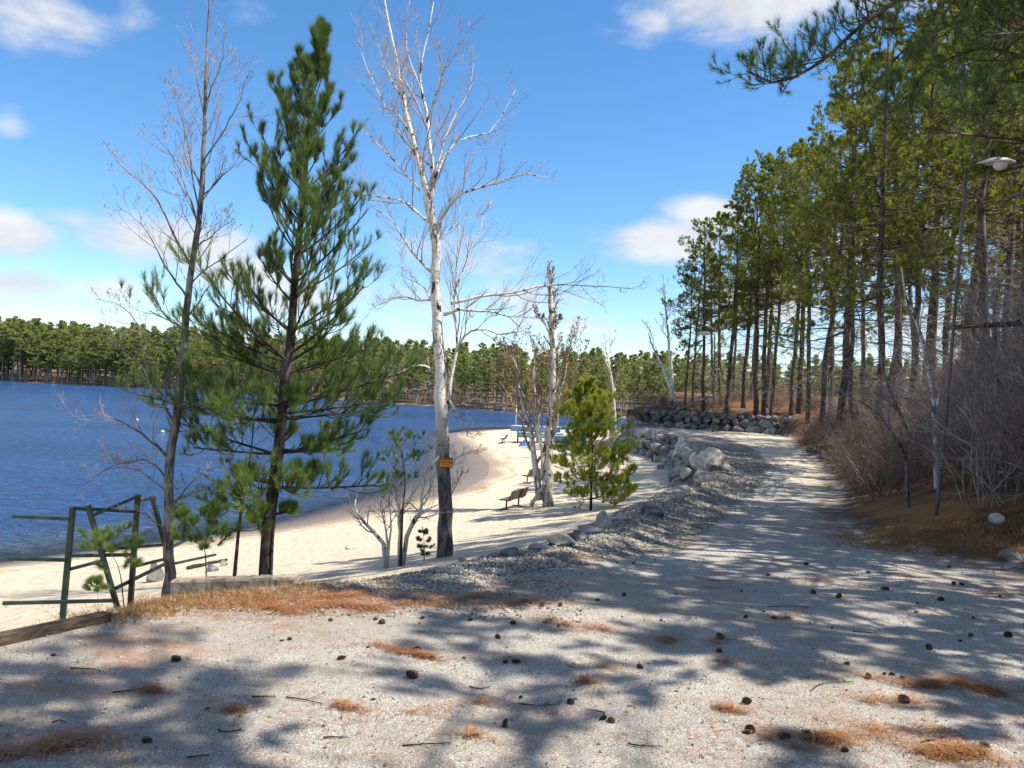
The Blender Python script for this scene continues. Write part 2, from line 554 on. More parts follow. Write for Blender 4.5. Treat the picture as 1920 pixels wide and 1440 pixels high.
def ground_mat():
    m, N = mat('ground')
    pos = N('ShaderNodeNewGeometry').outputs['Position']
    sand, grav, hill, wet, nd, far, moss = (N.attr(k) for k in ('sand', 'gravel', 'hill', 'wet', 'needle', 'far', 'moss'))
    nb = N.noise(pos, .6, 5, .6)
    nm = N.noise(pos, 3.2, 6, .6)
    nf = N.noise(pos, 34, 5, .65)
    vor = N('ShaderNodeTexVoronoi', {'feature': 'F1'}, Vector=pos, Scale=85.0)
    grit = N.ramp(N.noise(pos, 120, 3, .7), .40, .62)
    # stone dust of the lot
    c = N.mix(grit, (.235, .218, .192), (.62, .59, .535))
    c = N.mix(N.math('MULTIPLY', N.ramp(nm, .5, .72), .45), c, (.33, .285, .235))
    c = N.mix(N.math('MULTIPLY', N.ramp(nb, .42, .62), .45), c, (.30, .26, .215))
    # loose dark bits
    c = N.mix(N.math('MULTIPLY', N.ramp(nf, .615, .68), .55), c, (.12, .085, .06))
    # beach sand
    s_ = N.mix(N.ramp(nm, .3, .7), (.50, .415, .305), (.60, .515, .40))
    s_ = N.mix(N.math('MULTIPLY', N.ramp(nf, .56, .7), .35), s_, (.24, .175, .12))
    edge = N.math('ADD', sand, N.math('MULTIPLY', N.math('SUBTRACT', nm, .5), .6))
    c = N.mix(N.ramp(edge, .35, .65), c, s_)
    # crushed stone along the lip
    v2 = N('ShaderNodeTexVoronoi', {'feature': 'F1'}, Vector=pos, Scale=24.0)
    g_ = N.mix(N('ShaderNodeSeparateColor', None, Color=v2.outputs['Color']).outputs[0], (.17, .155, .13), (.52, .475, .41))
    g_ = N.mix(N.ramp(v2.outputs['Distance'], .35, .75), g_, (.10, .09, .08))
    ge = N.math('ADD', grav, N.math('MULTIPLY', N.math('SUBTRACT', N.noise(pos, 2.2, 5, .7), .5), 1.0))
    gm = N.ramp(ge, .42, .62)
    c = N.mix(gm, c, g_)
    # wooded bank: leaf litter and old needles
    l_ = N.mix(N.ramp(nm, .35, .65), (.055, .032, .020), (.165, .085, .042))
    l_ = N.mix(N.math('MULTIPLY', N.ramp(nf, .5, .66), .6), l_, (.26, .165, .095))
    l_ = N.mix(N.math('MULTIPLY', moss, N.ramp(nb, .35, .6)), l_, (.36, .155, .052))
    he = N.math('ADD', hill, N.math('MULTIPLY', N.math('SUBTRACT', nm, .5), 1.3))
    c = N.mix(N.ramp(he, .34, .66), c, l_)
    # drifts of fallen needles
    an = N.noise(N('ShaderNodeMapping', None, Vector=pos, Rotation=(0, 0, .25), Scale=(.55, 1.5, 1)).outputs[0], 1.7, 6, .68, .4)
    fine = N.noise(N('ShaderNodeMapping', None, Vector=pos, Rotation=(0, 0, .5), Scale=(.7, 2.4, 1)).outputs[0], 45, 4, .7)
    nn = N.math('ADD', N.math('MULTIPLY', nd, .42), N.math('ADD', an, N.math('MULTIPLY', N.math('SUBTRACT', fine, .5), .35)))
    ncol = N.mix(N.ramp(fine, .38, .62), (.20, .075, .030), (.40, .19, .085))
    c = N.mix(N.math('MULTIPLY', N.ramp(nn, .72, .9), .6), c, ncol)
    # wet rim of the beach and far shore
    c = N.mix(N.math('MULTIPLY', wet, .8), c, (.27, .185, .115))
    fcol = N.mix(N.ramp(N.noise(pos, .35, 5, .6), .4, .6), (.07, .045, .03), (.22, .145, .09))
    c = N.mix(far, c, fcol)
    hgt = N.math('ADD', N.math('ADD', N.math('MULTIPLY', nm, 1.2), N.math('MULTIPLY', nf, .5)), N.math('MULTIPLY', grit, .12))
    hgt = N.math('SUBTRACT', hgt, N.math('MULTIPLY', gm, N.math('MULTIPLY', v2.outputs['Distance'], .9)))
    foot = N.noise(pos, 5.5, 3, .5)
    hgt = N.math('ADD', hgt, N.math('MULTIPLY', N.math('MULTIPLY', sand, foot), 4.0))
    bp = N('ShaderNodeBump', None, Strength=.75, Distance=.035, Height=hgt)
    b = N('ShaderNodeBsdfPrincipled', None, Base_Color=c, Roughness=N.math('SUBTRACT', .95, N.math('MULTIPLY', wet, .45)), Normal=bp.outputs[0])
    b.inputs['Specular IOR Level'].default_value = .2
    N('ShaderNodeOutputMaterial', None, Surface=b.outputs[0])
    return m


def water_mat():
    m, N = mat('lake_water')
    pos = N('ShaderNodeNewGeometry').outputs['Position']
    dep = N.attr('depth')
    w1 = N.noise(N('ShaderNodeMapping', None, Vector=pos, Rotation=(0, 0, -.22), Scale=(.42, 1.25, 1)).outputs[0], .95, 4, .55, .5)
    w2 = N.noise(N('ShaderNodeMapping', None, Vector=pos, Rotation=(0, 0, .15), Scale=(.5, 1.4, 1)).outputs[0], 2.6, 4, .6, .4)
    w1 = N.math('POWER', N.math('SUBTRACT', 1.0, N.math('ABSOLUTE', N.math('SUBTRACT', N.math('MULTIPLY', w1, 2.6), 1.3))), 1.6)
    gust = N.noise(N.scale(pos, .4, 1, 1), .05, 3, .5)
    hgt = N.math('ADD', N.math('MULTIPLY', w1, .5), N.math('MULTIPLY', w2, .6))
    bp = N('ShaderNodeBump', None, Strength=N.math('MULTIPLY', N.ramp(dep, -.05, .3), .95), Distance=1.5, Height=hgt)
    c = N.mix(N.ramp(dep, .1, 1.3), (.08, .115, .16), (.016, .085, .265))
    c = N.mix(N.math('MULTIPLY', N.ramp(gust, .4, .6), .6), c, (.008, .046, .155))
    al = N.ramp(dep, -.06, .62)
    b = N('ShaderNodeBsdfPrincipled', None, Base_Color=c, Roughness=.2, IOR=1.33, Normal=bp.outputs[0],
          Alpha=N.math('ADD', N.math('MULTIPLY', al, .8), .2))
    b.inputs['Specular IOR Level'].default_value = .5
    N('ShaderNodeOutputMaterial', None, Surface=b.outputs[0])
    return m


def stone_mat(name, a, b_, lich=(.44, .42, .37)):
    m, N = mat(name)
    tc = N('ShaderNodeTexCoord').outputs['Object']
    oi = N('ShaderNodeObjectInfo').outputs['Random']
    n = N.noise(tc, 5, 6, .62)
    f = N.noise(tc, 40, 4, .65)
    c = N.mix(N.ramp(n, .34, .66), a, b_)
    c = N.mix(N.math('MULTIPLY', N.ramp(f, .52, .66), .5), c, tuple(x * .4 for x in a))
    c = N.mix(N.math('MULTIPLY', N.ramp(N.noise(tc, 2.1, 4, .6), .52, .66), .6), c, lich)
    hsv = N('ShaderNodeHueSaturation', None, Color=c, Value=N.math('ADD', .75, N.math('MULTIPLY', oi, .5)))
    bp = N('ShaderNodeBump', None, Strength=.6, Distance=.04, Height=N.math('ADD', n, N.math('MULTIPLY', f, .3)))
    b = N('ShaderNodeBsdfPrincipled', None, Base_Color=hsv.outputs[0], Roughness=.88, Normal=bp.outputs[0])
    b.inputs['Specular IOR Level'].default_value = .25
    N('ShaderNodeOutputMaterial', None, Surface=b.outputs[0])
    return m


M_GROUND, M_WATER = ground_mat(), water_mat()
M_BIRCH = birchbark('birch_bark')
M_TWIG_BIRCH = plain('birch_twigs', (.30, .235, .205), .7, var=.35, scale=6)
M_GREYBARK = bark('grey_bark', (.05, .045, .04), (.21, .195, .175), (.33, .32, .29), scale=22)
M_PALEBARK = birchbark('pale_peeling_bark', (.62, .57, .50), (.05, .042, .036), (.40, .36, .31), .2, 2.2)
M_PINEBARK = bark('pine_bark', (.035, .027, .021), (.15, .112, .085), (.25, .22, .185))
M_DARKBARK = bark('young_pine_bark', (.018, .014, .011), (.068, .050, .038), (.12, .105, .09), scale=40)
M_DEADTWIG = plain('dead_twigs', (.24, .205, .18), .8, var=.4, scale=4)
M_BRUSH = plain('brush_twigs', (.215, .140, .112), .8, var=.4, scale=3)
M_BRUSHG = plain('grey_brush_twigs', (.29, .245, .215), .8, var=.45, scale=3)
M_BUD = plain('buds', (.24, .155, .095), .8, var=.3, scale=5)
M_NEEDLE = leaf('white_pine_needles', (.045, .092, .034), (.25, .34, .075), .45)
M_NEEDLE_P = leaf('pitch_pine_needles', (.13, .155, .03), (.42, .44, .065), .5)
M_NEEDLE_S = leaf('sapling_needles', (.24, .29, .045), (.50, .54, .085), .5)
M_NEEDLE_F = leaf('far_pine_needles', (.17, .20, .06), (.42, .45, .14), .45)
M_LITTER = leaf('fallen_needles', (.13, .045, .018), (.46, .215, .085), .05)
M_GRASS = leaf('dead_grass', (.26, .12, .05), (.44, .29, .12), .25)
M_GRANITE = stone_mat('granite', (.20, .185, .165), (.38, .355, .315), (.36, .34, .30))
M_PALESTONE = stone_mat('pale_stone', (.33, .305, .265), (.56, .52, .46), (.48, .45, .40))
M_DARKSTONE = stone_mat('dark_stone', (.075, .07, .068), (.20, .19, .18), (.34, .33, .31))
M_PEBBLE = stone_mat('crushed_stone', (.30, .29, .275), (.58, .565, .54), (.46, .44, .42))
M_GREEN = plain('green_painted_steel', (.014, .034, .026), .45, var=.4, scale=9, spec=.5)
M_TIMBER = bark('weathered_timber', (.045, .030, .021), (.12, .085, .062), (.09, .07, .05), stretch=6, scale=7, bump=.4)
M_CONC = plain('old_concrete', (.22, .18, .135), .9, var=.5, scale=9, bump=.5)
M_CONE = plain('pine_cone', (.082, .048, .032), .8, var=.45, scale=60, bump=.2)
M_BENCHW = plain('bench_wood', (.10, .075, .055), .75, var=.3, scale=14)
M_BENCHM = plain('bench_metal', (.018, .018, .018), .5, var=.2)
M_STEEL = plain('galvanised_steel', (.13, .12, .11), .6, .3, .3, 9)
M_LAMPGREY = plain('lamp_housing', (.62, .63, .62), .5, .2, .15, 8)
M_LENS = plain('lamp_lens', (.62, .62, .60), .25, 0, .08, 8, .02)
M_ORANGE = plain('orange_plastic', (.86, .29, .015), .5, var=.08, scale=20, bump=.02)
M_BLACK = plain('black_paint', (.02, .012, .008), .6, var=.2)
M_BLUE = plain('light_blue_paint', (.24, .42, .58), .5, var=.25, scale=3)
M_TARP = plain('blue_tarp', (.035, .13, .34), .55, var=.35, scale=4, bump=.4)
M_WHITE = plain('white_paint', (.74, .74, .72), .5, var=.1, scale=8)
M_WOODRED = plain('raw_wood', (.50, .30, .15), .7, var=.25, scale=20)
M_BUOY = plain('buoy_white', (.55, .53, .46), .45, var=.06)
M_RUST = plain('rusty_stone', (.36, .20, .11), .9, var=.4, scale=12)


# ------------------------------------------------------------------ ground and water
def spaced(lo, hi, a, b, step, ratio):
    """values from lo to hi, fine between a and b, growing outside"""
    mid = np.arange(a, b, step)
    o, s = [], step
    x = mid[-1]
    while x < hi:
        s *= ratio
        x += s
        o.append(x)
    q, s, x = [], step, a
    while x > lo:
        s *= ratio
        x -= s
        q.append(x)
    return np.concatenate([q[::-1], mid, o])


def grid(xs, ys):
    X, Y = np.meshgrid(xs, ys)
    i = np.arange(X.size).reshape(X.shape)
    Q = np.stack([i[:-1, :-1], i[:-1, 1:], i[1:, 1:], i[1:, :-1]], -1).reshape(-1, 4)
    return X.ravel(), Y.ravel(), Q


def make_ground():
    X, Y, Q = grid(spaced(-1600, 1600, -6, 13, .12, 1.028), spaced(-60, 1700, 2.0, 17, .11, 1.018))
    Z, dS, dE, dB, dF, land, plat, hill, far = terrain(X, Y, True)
    mb = MB()
    mb.add(np.stack([X, Y, Z], 1), Q)
    o = mb.build('ground', M_GROUND)
    beach = land & ~plat & ~hill
    A = {}
    A['sand'] = np.where(beach, sm(dE + .0 * Y, .2, 1.4), 0) * np.where(Y < 9.5, sm(dE, .6, 2.6), 1)
    A['sand'] = np.where(~land & ~far, 1, A['sand'])
    A['sand'] = np.where(plat, .60 * sm(Y, 11, 24) * sm(dE, 1.2, 3.5), A['sand'])
    gw = np.interp(Y, [6, 8, 10, 16, 24, 40, 60], [.5, 1.0, 1.6, 1.7, 1.9, 3.2, 2.5])
    g = np.where(plat, 1 - sm(dE, gw * .75, gw * 1.35), 1 - sm(dE, .1, .7)) * sm(Y, 6.2, 8.0)
    A['gravel'] = np.where(hill, 0, g)
    A['hill'] = np.where(hill, .5 + .5 * sm(dB, 0, .8), np.where(plat & (Y > 7), .5 * (1 - sm(dB, 0, 1.1)), 0))
    A['moss'] = np.where(hill, sm(dB, .15, .6) * (1 - sm(dB, 2.0, 3.6)), 0) * (1 - sm(Y, 13, 20))
    wetd = np.interp(Y, [20, 35, 60, 90], [.8, 1.1, 1.7, 1.4])
    A['wet'] = np.where(beach, 1 - sm(dS + .35 * wob(X, Y, 1.3, 3), .2, wetd), np.where(land, 0, 1.0)) * (~far)
    strip = np.exp(-((dE - .9) / 1.1) ** 2) * (1 - sm(Y, 8.2, 10)) * sm(X, -4.5, -3.5)
    band = .9 * np.exp(-((dB - .2) / 1.0) ** 2) * plat * (Y > 6)
    A['needle'] = np.clip(strip * .62 + band * .6 + .16 * plat * sm(X, .5, 4) + .05, 0, 1) * np.where(beach, sm(-dE, -2.2, -.6), 1) * (1 - sm(Y, 12, 20) * .6)
    # tide line of brown debris a little up the beach
    line = np.exp(-((dS - wetd * .95 - .5 * wob(X, Y, 2.3, 8)) / .45) ** 2) * beach * (Y > 18) * (Y < 75)
    A['needle'] = np.maximum(A['needle'], .75 * line)
    A['far'] = far.astype(float)
    for k, v in A.items():
        at = o.data.attributes.new(k, 'FLOAT', 'POINT')
        at.data.foreach_set('value', np.asarray(v, np.float32))
    tag(o, None, None, kind='structure')


def make_water():
    X, Y, Q = grid(spaced(-1600, 1600, -16, 26, .35, 1.05), spaced(-60, 700, 16, 60, .35, 1.05))
    z = terrain(X, Y)
    mb = MB()
    mb.add(np.stack([X, Y, np.zeros_like(X)], 1), Q)
    o = mb.build('lake_water', M_WATER)
    at = o.data.attributes.new('depth', 'FLOAT', 'POINT')
    at.data.foreach_set('value', (-z).astype(np.float32))
    tag(o, None, None, kind='structure')


make_ground()
make_water()


# ------------------------------------------------------------------ trees by the beach
def PX(pts, d, spread=0.0):
    """photo pixels -> a line in space at distance d, drifting by spread towards its tip"""
    n = len(pts)
    return np.array([P(x, y, d + spread * i / max(n - 1, 1)) for i, (x, y) in enumerate(pts)])


def trunk_line(pts, d, n=24):
    L = PX(pts, d)
    b = L[0].copy()
    gz = h(b[0], b[1]) - .12
    if gz < b[2]:
        L[0, 2] = gz
    return resample(L, n)


def young_white_pine():
    rng = np.random.default_rng(11)
    d = 8.6
    tp = trunk_line([(497, 1085), (503, 990), (515, 900), (527, 800), (533, 720), (545, 640), (552, 540), (562, 440), (571, 340), (578, 250), (586, 170), (600, 90), (611, 48)], d, 40)
    base = tp[0].copy()
    base[2] += .12
    root = thing('white_pine', base, 'tall dark green young pine standing between the bare birches, behind the concrete block', 'tree')
    L = np.concatenate([[0], np.cumsum(np.linalg.norm(np.diff(tp, axis=0), axis=1))])
    s = L / L[-1]
    rad_t = np.interp(s, [0, .05, .3, .6, .85, 1], [.105, .082, .062, .040, .018, .006])
    tr = MB()
    tr.tubes(tp, rad_t, 10)
    cr = MB()
    ys = np.array([P(0, 0, 1)])  # unused
    # whorls: photo height, limb length, lift angle, limb count
    W = [(960, .75, .05, 3), (905, 1.1, .05, 6), (850, 1.25, .08, 6), (800, 1.35, .1, 6), (760, 1.35, .16, 7), (715, 1.36, .24, 6), (668, 1.32, .40, 6), (620, 1.1, .5, 5), (572, 1.12, .58, 6), (525, 1.05, .66, 5),
         (487, 1.02, .72, 6), (445, .95, .78, 5), (405, .88, .82, 6), (362, .80, .86, 5), (320, .72, .9, 5), (280, .66, .95, 5), (240, .58, 1.0, 5), (200, .50, 1.05, 5), (160, .40, 1.1, 4), (122, .30, 1.15, 4), (95, .2, 1.2, 3), (76, .15, 1.25, 3), (62, .10, 1.3, 3)]
    limbs = []
    rads = []
    pyt = 720 - ((tp - C0) @ up) / ((tp - C0) @ fw) * FPX
    for wi, (py, ln, lift, k) in enumerate(W):
        i = int(np.argmin(np.abs(pyt - py)))
        a0 = rng.random() * 6.28
        for q in range(k):
            a = a0 + q * 6.283 / k + rng.normal() * .22
            if q == 0:
                a = 0.0 + rng.normal() * .25
            if q == 1 and k > 3:
                a = math.pi + rng.normal() * .25
            l_ = ln * (.66 + .5 * rng.random())
            if rng.random() < .2:
                l_ *= .5
            n = 9
            pts = [tp[i] + np.array([0, 0, rng.normal() * .03])]
            el = lift + rng.normal() * .1
            for t in range(n - 1):
                el2 = el + (.12 if lift > .3 else .02) * t / 3
                st = l_ / (n - 1)
                a += rng.normal() * .05
                pts.append(pts[-1] + st * np.array([math.cos(a) * math.cos(el2), math.sin(a) * math.cos(el2), math.sin(el2)]))
            limbs.append(pts)
            r = max(.007, rad_t[i] * (.34 if lift > .3 else .28))
            rads.append(np.linspace(r, r * .3, n))
    limbs = np.array(limbs)
    rads = np.array(rads)
    tr.tubes(limbs, rads, 5, 0)
    b1, q1 = spawn(limbs, rads, 7, .3, .98, .7, .34, 6, .7, .1, rng, .6, .0022, .2, fall=.3)
    low = limbs[:, 0, 2] < 5.95
    be, qe = spawn(limbs[low], rads[low], 8, .3, .98, .8, .36, 6, .45, .12, rng, .6, .0022, .3, fall=.3)
    b1, q1 = np.vstack([b1, be]), np.vstack([q1, qe])
    b2, q2 = spawn(b1, q1, 2, .3, .9, .6, .55, 5, .7, .1, rng, .7, .0018, .2)
    tr.tubes(b1, q1, 4, 0)
    tr.tubes(b2, q2, 3, 0)
    hz1 = b1[:, -1, 2]
    zc = lambda B: np.clip(rng.normal(.32, .2, len(B)) + .6 * sm(-(B[:, -1, 2]), -5.0, -3.6), 0, 1)  # lower shoots tinted brighter: their sunlit look is painted into the needles
    keep1 = .92 * rng.random(len(b1)) + .12 < np.interp(b1[:, -1, 2], [3.2, 4.2, 5.5], [.85, 1.1, 1.0])
    keep2 = rng.random(len(b2)) < np.interp(b2[:, -1, 2], [3.2, 4.2, 5.5], [.85, 1.1, 1.0])
    along_needles(cr, b1[keep1], 10, .4, 9, .105, .0030, .6, rng, 0, zc(b1[keep1]))
    along_needles(cr, b2[keep2], 8, .3, 9, .105, .0030, .6, rng, 0, zc(b2[keep2]))
    along_needles(cr, limbs, 10, .7, 9, .10, .0030, .6, rng, 0, zc(limbs))
    along_needles(cr, tp[None, -9:], 30, .0, 5, .085, .0025, .33, rng, 0)
    tr.build('trunk', M_DARKBARK, root, base)
    cr.build('crown', M_NEEDLE, root, base, False, True)
    # thin sapling stem just left of it
    return root


def bare_tree(name, label, trunkpts, d, widths, limbs, mats, rng, K1=9, K2=6, K3=3, lf=(.5, .5, .5), rm=.0022, cat='tree', catkin=0, ups=.5, spread=.6, deeper=.35, bud=0., auto=0, auto_l=.9, autorange=(.45, .97)):
    """leafless tree; trunk and main limbs follow given lines, the rest grows"""
    tp = trunk_line(trunkpts, d, 36)
    base = tp[0].copy()
    base[2] += .12
    root = thing(name, base, label, cat)
    s = np.linspace(0, 1, 36)
    tr = MB()
    rt_ = np.interp(s, np.linspace(0, 1, len(widths)), widths) * d / FPX / 2
    tp = tp + rng.normal(size=tp.shape) * (rt_ * .12)[:, None]
    tr.tubes(tp, rt_, 12)
    LP, LR = [], []
    for pts, w, sp in limbs:
        q = resample(PX(pts, d, sp), 14)
        q[0] += 0
        jit = rng.normal(size=q.shape) * .012
        jit[0] = 0
        q = q + np.cumsum(jit, 0) * (d / 12)
        LP.append(q)
        LR.append(np.linspace(w, max(w * .2, rm * 2 * FPX / d), 14) * np.linspace(.9, .7, 14) * d / FPX / 2)
    if auto:
        a, ar = spawn(tp[None], rt_[None], auto, autorange[0], autorange[1], .62, 1, 14, .55, .07, rng, .42, rm * 2, 0, auto_l, .25, .65)
        LP += list(a)
        LR += list(ar)
    LP, LR = np.array(LP), np.array(LR)
    tr.tubes(LP, LR, 7)
    tw = MB()
    top = tp[None, 20:]
    b1, q1 = spawn(LP, LR, K1, .15, .98, deeper + .35, lf[0] * .62, 7, ups, .13, rng, .5, rm)
    bt, qt = spawn(resample(tp[14:], 14)[None], rt_[None, 22:], K1 * 2, .2, 1, .7, lf[0] * .3, 7, ups, .13, rng, .35, rm)
    b1, q1 = np.vstack([b1, bt]), np.vstack([q1, qt])
    b2, q2 = spawn(b1, q1, K2, .2, .98, deeper + .3, lf[1], 6, ups, .14, rng, .65, rm * .8)
    tw.tubes(b1, q1, 4, 0)
    tw.tubes(b2, q2, 3, 0)
    last = b2
    if K3:
        b3, q3 = spawn(b2, q2, K3, .25, .98, deeper + .25, lf[2], 4, ups, .14, rng, .7, rm * .65)
        tw.tubes(b3, q3, 3, 0)
        last = b3
    if catkin:
        pos = last[:, -1]
        sel = pos[rng.random(len(pos)) < catkin]
        k = rng.integers(1, 3, len(sel))
        dd = unit(np.stack([rng.normal(0, .35, len(sel)), rng.normal(0, .35, len(sel)), -np.ones(len(sel))], 1))
        needles(tw, sel, dd, 2, .035, .006, .5, rng, 1)
    if bud:
        pos = np.concatenate([last[:, -1], last[:, -2]])
        sel = pos[rng.random(len(pos)) < bud]
        needles(tw, sel, unit(rng.normal(size=sel.shape)), 3, rm * 12, rm * 5, .9, rng, 1)
    tr.build('trunk', mats[0], root, base)
    tw.build('twigs', [mats[1], M_BUD], root, base)
    return root, tp, rt_


young_white_pine()

bare_tree('bare_birch', 'slender leafless grey tree at far left, rising behind the green rack', [(320, 1095), (316, 1000), (315, 920), (322, 840), (336, 760), (343, 680), (348, 600), (357, 530), (366, 460), (374, 400), (380, 330), (383, 250), (386, 150), (389, 60), (394, -30)], 8.7,
          [26, 20, 18, 17, 16, 15, 14, 13, 11, 10, 9, 7, 5, 3, 2],
          [([(352, 560), (300, 480), (262, 420), (210, 375)], 5, .5), ([(360, 500), (320, 420), (290, 370), (225, 320), (205, 290)], 6, -.6), ([(372, 420), (345, 340), (330, 300), (300, 255)], 5, .5),
           ([(374, 400), (355, 310), (340, 250), (320, 190)], 4, -.3), ([(378, 350), (350, 290), (345, 200), (318, 150)], 4, .4), ([(381, 300), (420, 250), (450, 200), (470, 130)], 4, -.4), ([(378, 370), (430, 320), (480, 280)], 4, .5),
           ([(383, 230), (362, 160), (348, 90)], 3, .3), ([(384, 200), (410, 120), (420, 40)], 3, -.2), ([(343, 690), (310, 640), (260, 620), (215, 575), (165, 560)], 6, -.5), ([(330, 800), (290, 730), (255, 680), (200, 640)], 7, .5),
           ([(318, 860), (260, 815), (200, 790), (130, 792)], 7, -.4), ([(316, 930), (260, 885), (190, 880)], 4, .4), ([(315, 960), (360, 900), (400, 880)], 4, .5), ([(318, 900), (275, 860), (215, 872), (170, 900)], 5, -.6),
           ([(316, 1000), (270, 960), (220, 955)], 4, -.3), ([(350, 600), (400, 540), (450, 500)], 4, .5), ([(365, 470), (410, 430), (445, 400)], 4, -.5)],
          [M_GREYBARK, M_TWIG_BIRCH], np.random.default_rng(3), 9, 4, 3, (.6, .5, .5), .0021, catkin=.55, ups=.35)

birch_root, birch_line, birch_rad = bare_tree('bare_birch', 'big white-barked leafless birch with an orange warning sign nailed to its trunk', [(838, 1022), (834, 960), (831, 880), (829, 800), (825, 720), (824, 650), (819, 580), (816, 520), (815, 460), (808, 400), (801, 360), (786, 310), (772, 255), (760, 207), (745, 123), (728, 40), (716, -30)], 14.5,
          [33, 27, 25, 26, 24, 22, 20, 19, 18, 16, 13, 11, 9, 8, 6, 4, 2.5],
          [([(806, 385), (812, 340), (808, 310), (802, 255), (797, 207), (787, 145), (794, 80), (812, -5)], 12, .6),
           ([(818, 440), (840, 390), (864, 365), (884, 354), (940, 340), (994, 326), (1040, 335)], 8, -.8), ([(813, 342), (845, 281), (890, 262), (929, 249), (981, 181)], 6, .9),
           ([(787, 358), (760, 325), (738, 297), (705, 262), (680, 239)], 6, -.7), ([(812, 420), (785, 400), (761, 384), (703, 371), (630, 352)], 7, .8), ([(813, 513), (785, 485), (768, 465), (745, 430), (726, 413), (700, 400)], 7, -.8),
           ([(815, 565), (785, 562), (752, 558), (718, 570), (687, 587)], 5, .5), ([(832, 590), (865, 582), (897, 584), (935, 590), (968, 597), (1000, 572)], 8, -.5), ([(845, 570), (900, 560), (955, 552), (1000, 542), (1040, 538), (1110, 540), (1190, 545)], 7, .6),
           ([(836, 775), (843, 720), (852, 670), (856, 640), (849, 590), (850, 500), (853, 430), (858, 370)], 9, .3), ([(855, 660), (866, 635), (876, 622), (900, 620), (929, 627), (960, 625), (984, 627), (1010, 680)], 6, -.4),
           ([(815, 700), (800, 685), (787, 681), (760, 690), (732, 699)], 5, -.5), ([(812, 720), (780, 725), (750, 740)], 3, .5), ([(840, 745), (858, 770), (868, 800), (882, 812)], 4, -.3), ([(835, 790), (862, 755), (880, 775), (878, 815), (900, 822)], 3, -.4),
           ([(850, 560), (872, 500), (895, 430), (900, 400), (915, 370)], 5, .6), ([(815, 480), (840, 430), (870, 400), (905, 392)], 4, .5), ([(784, 300), (760, 270), (720, 200), (690, 130), (672, 70)], 5, .8), ([(800, 230), (830, 150), (860, 90), (885, 40)], 5, -.8),
           ([(812, 330), (850, 230), (880, 170), (890, 110)], 5, .6), ([(770, 250), (735, 200), (700, 190)], 4, -.6), ([(756, 190), (720, 120), (700, 60)], 4, .5), ([(790, 170), (770, 90), (775, 0)], 4, -.3), ([(820, 580), (790, 530), (750, 500), (715, 500)], 4, .8),
           ([(833, 880), (870, 850), (900, 838)], 2.2, -.2), ([(832, 940), (860, 890), (880, 880)], 2.2, .3)],
          [M_BIRCH, M_TWIG_BIRCH], np.random.default_rng(8), 11, 6, 3, (.6, .5, .5), .0034, ups=.38)

# pale clump further along the beach
ct, ctl, _ = bare_tree('bare_tree', 'twin-trunked pale peeling tree beside the beach bench, its dead top broken off', [(1026, 945), (1028, 880), (1031, 800), (1035, 740), (1037, 680), (1035, 620), (1033, 560), (1033, 505)], 31.5,
          [22, 17, 15, 13, 12, 11, 10, 8],
          [([(1012, 938), (1006, 880), (999, 820), (990, 780), (982, 740), (976, 705), (968, 665), (962, 640)], 17, .4), ([(1018, 900), (1014, 850), (1005, 800), (1010, 770), (1000, 720), (1000, 660)], 9, -.5),
           ([(1028, 860), (1045, 800), (1055, 745), (1060, 690), (1062, 655)], 6, -.6), ([(1028, 840), (1046, 780), (1064, 700), (1075, 640), (1098, 610)], 6, .6), ([(1006, 830), (1012, 760), (1008, 700), (1002, 650)], 5, .5),
           ([(1036, 800), (1060, 770), (1075, 762), (1100, 745)], 5, -.4), ([(1035, 740), (1050, 700), (1070, 640)], 4, .4), ([(984, 745), (960, 700), (935, 685)], 4, .3), ([(975, 700), (955, 670), (930, 645)], 3, -.3),
           ([(1036, 660), (1046, 665), (1060, 662)], 3, 0), ([(1033, 600), (1046, 598)], 3, 0), ([(1034, 640), (1020, 605), (1012, 590)], 3, 0), ([(1030, 820), (1050, 740), (1085, 690), (1105, 660)], 5, -1), ([(1020, 850), (990, 760), (950, 720), (945, 700)], 4, 1)],
          [M_PALEBARK, M_BUD], np.random.default_rng(21), 11, 5, 3, (.55, .5, .5), .0075, ups=.5, bud=.4)


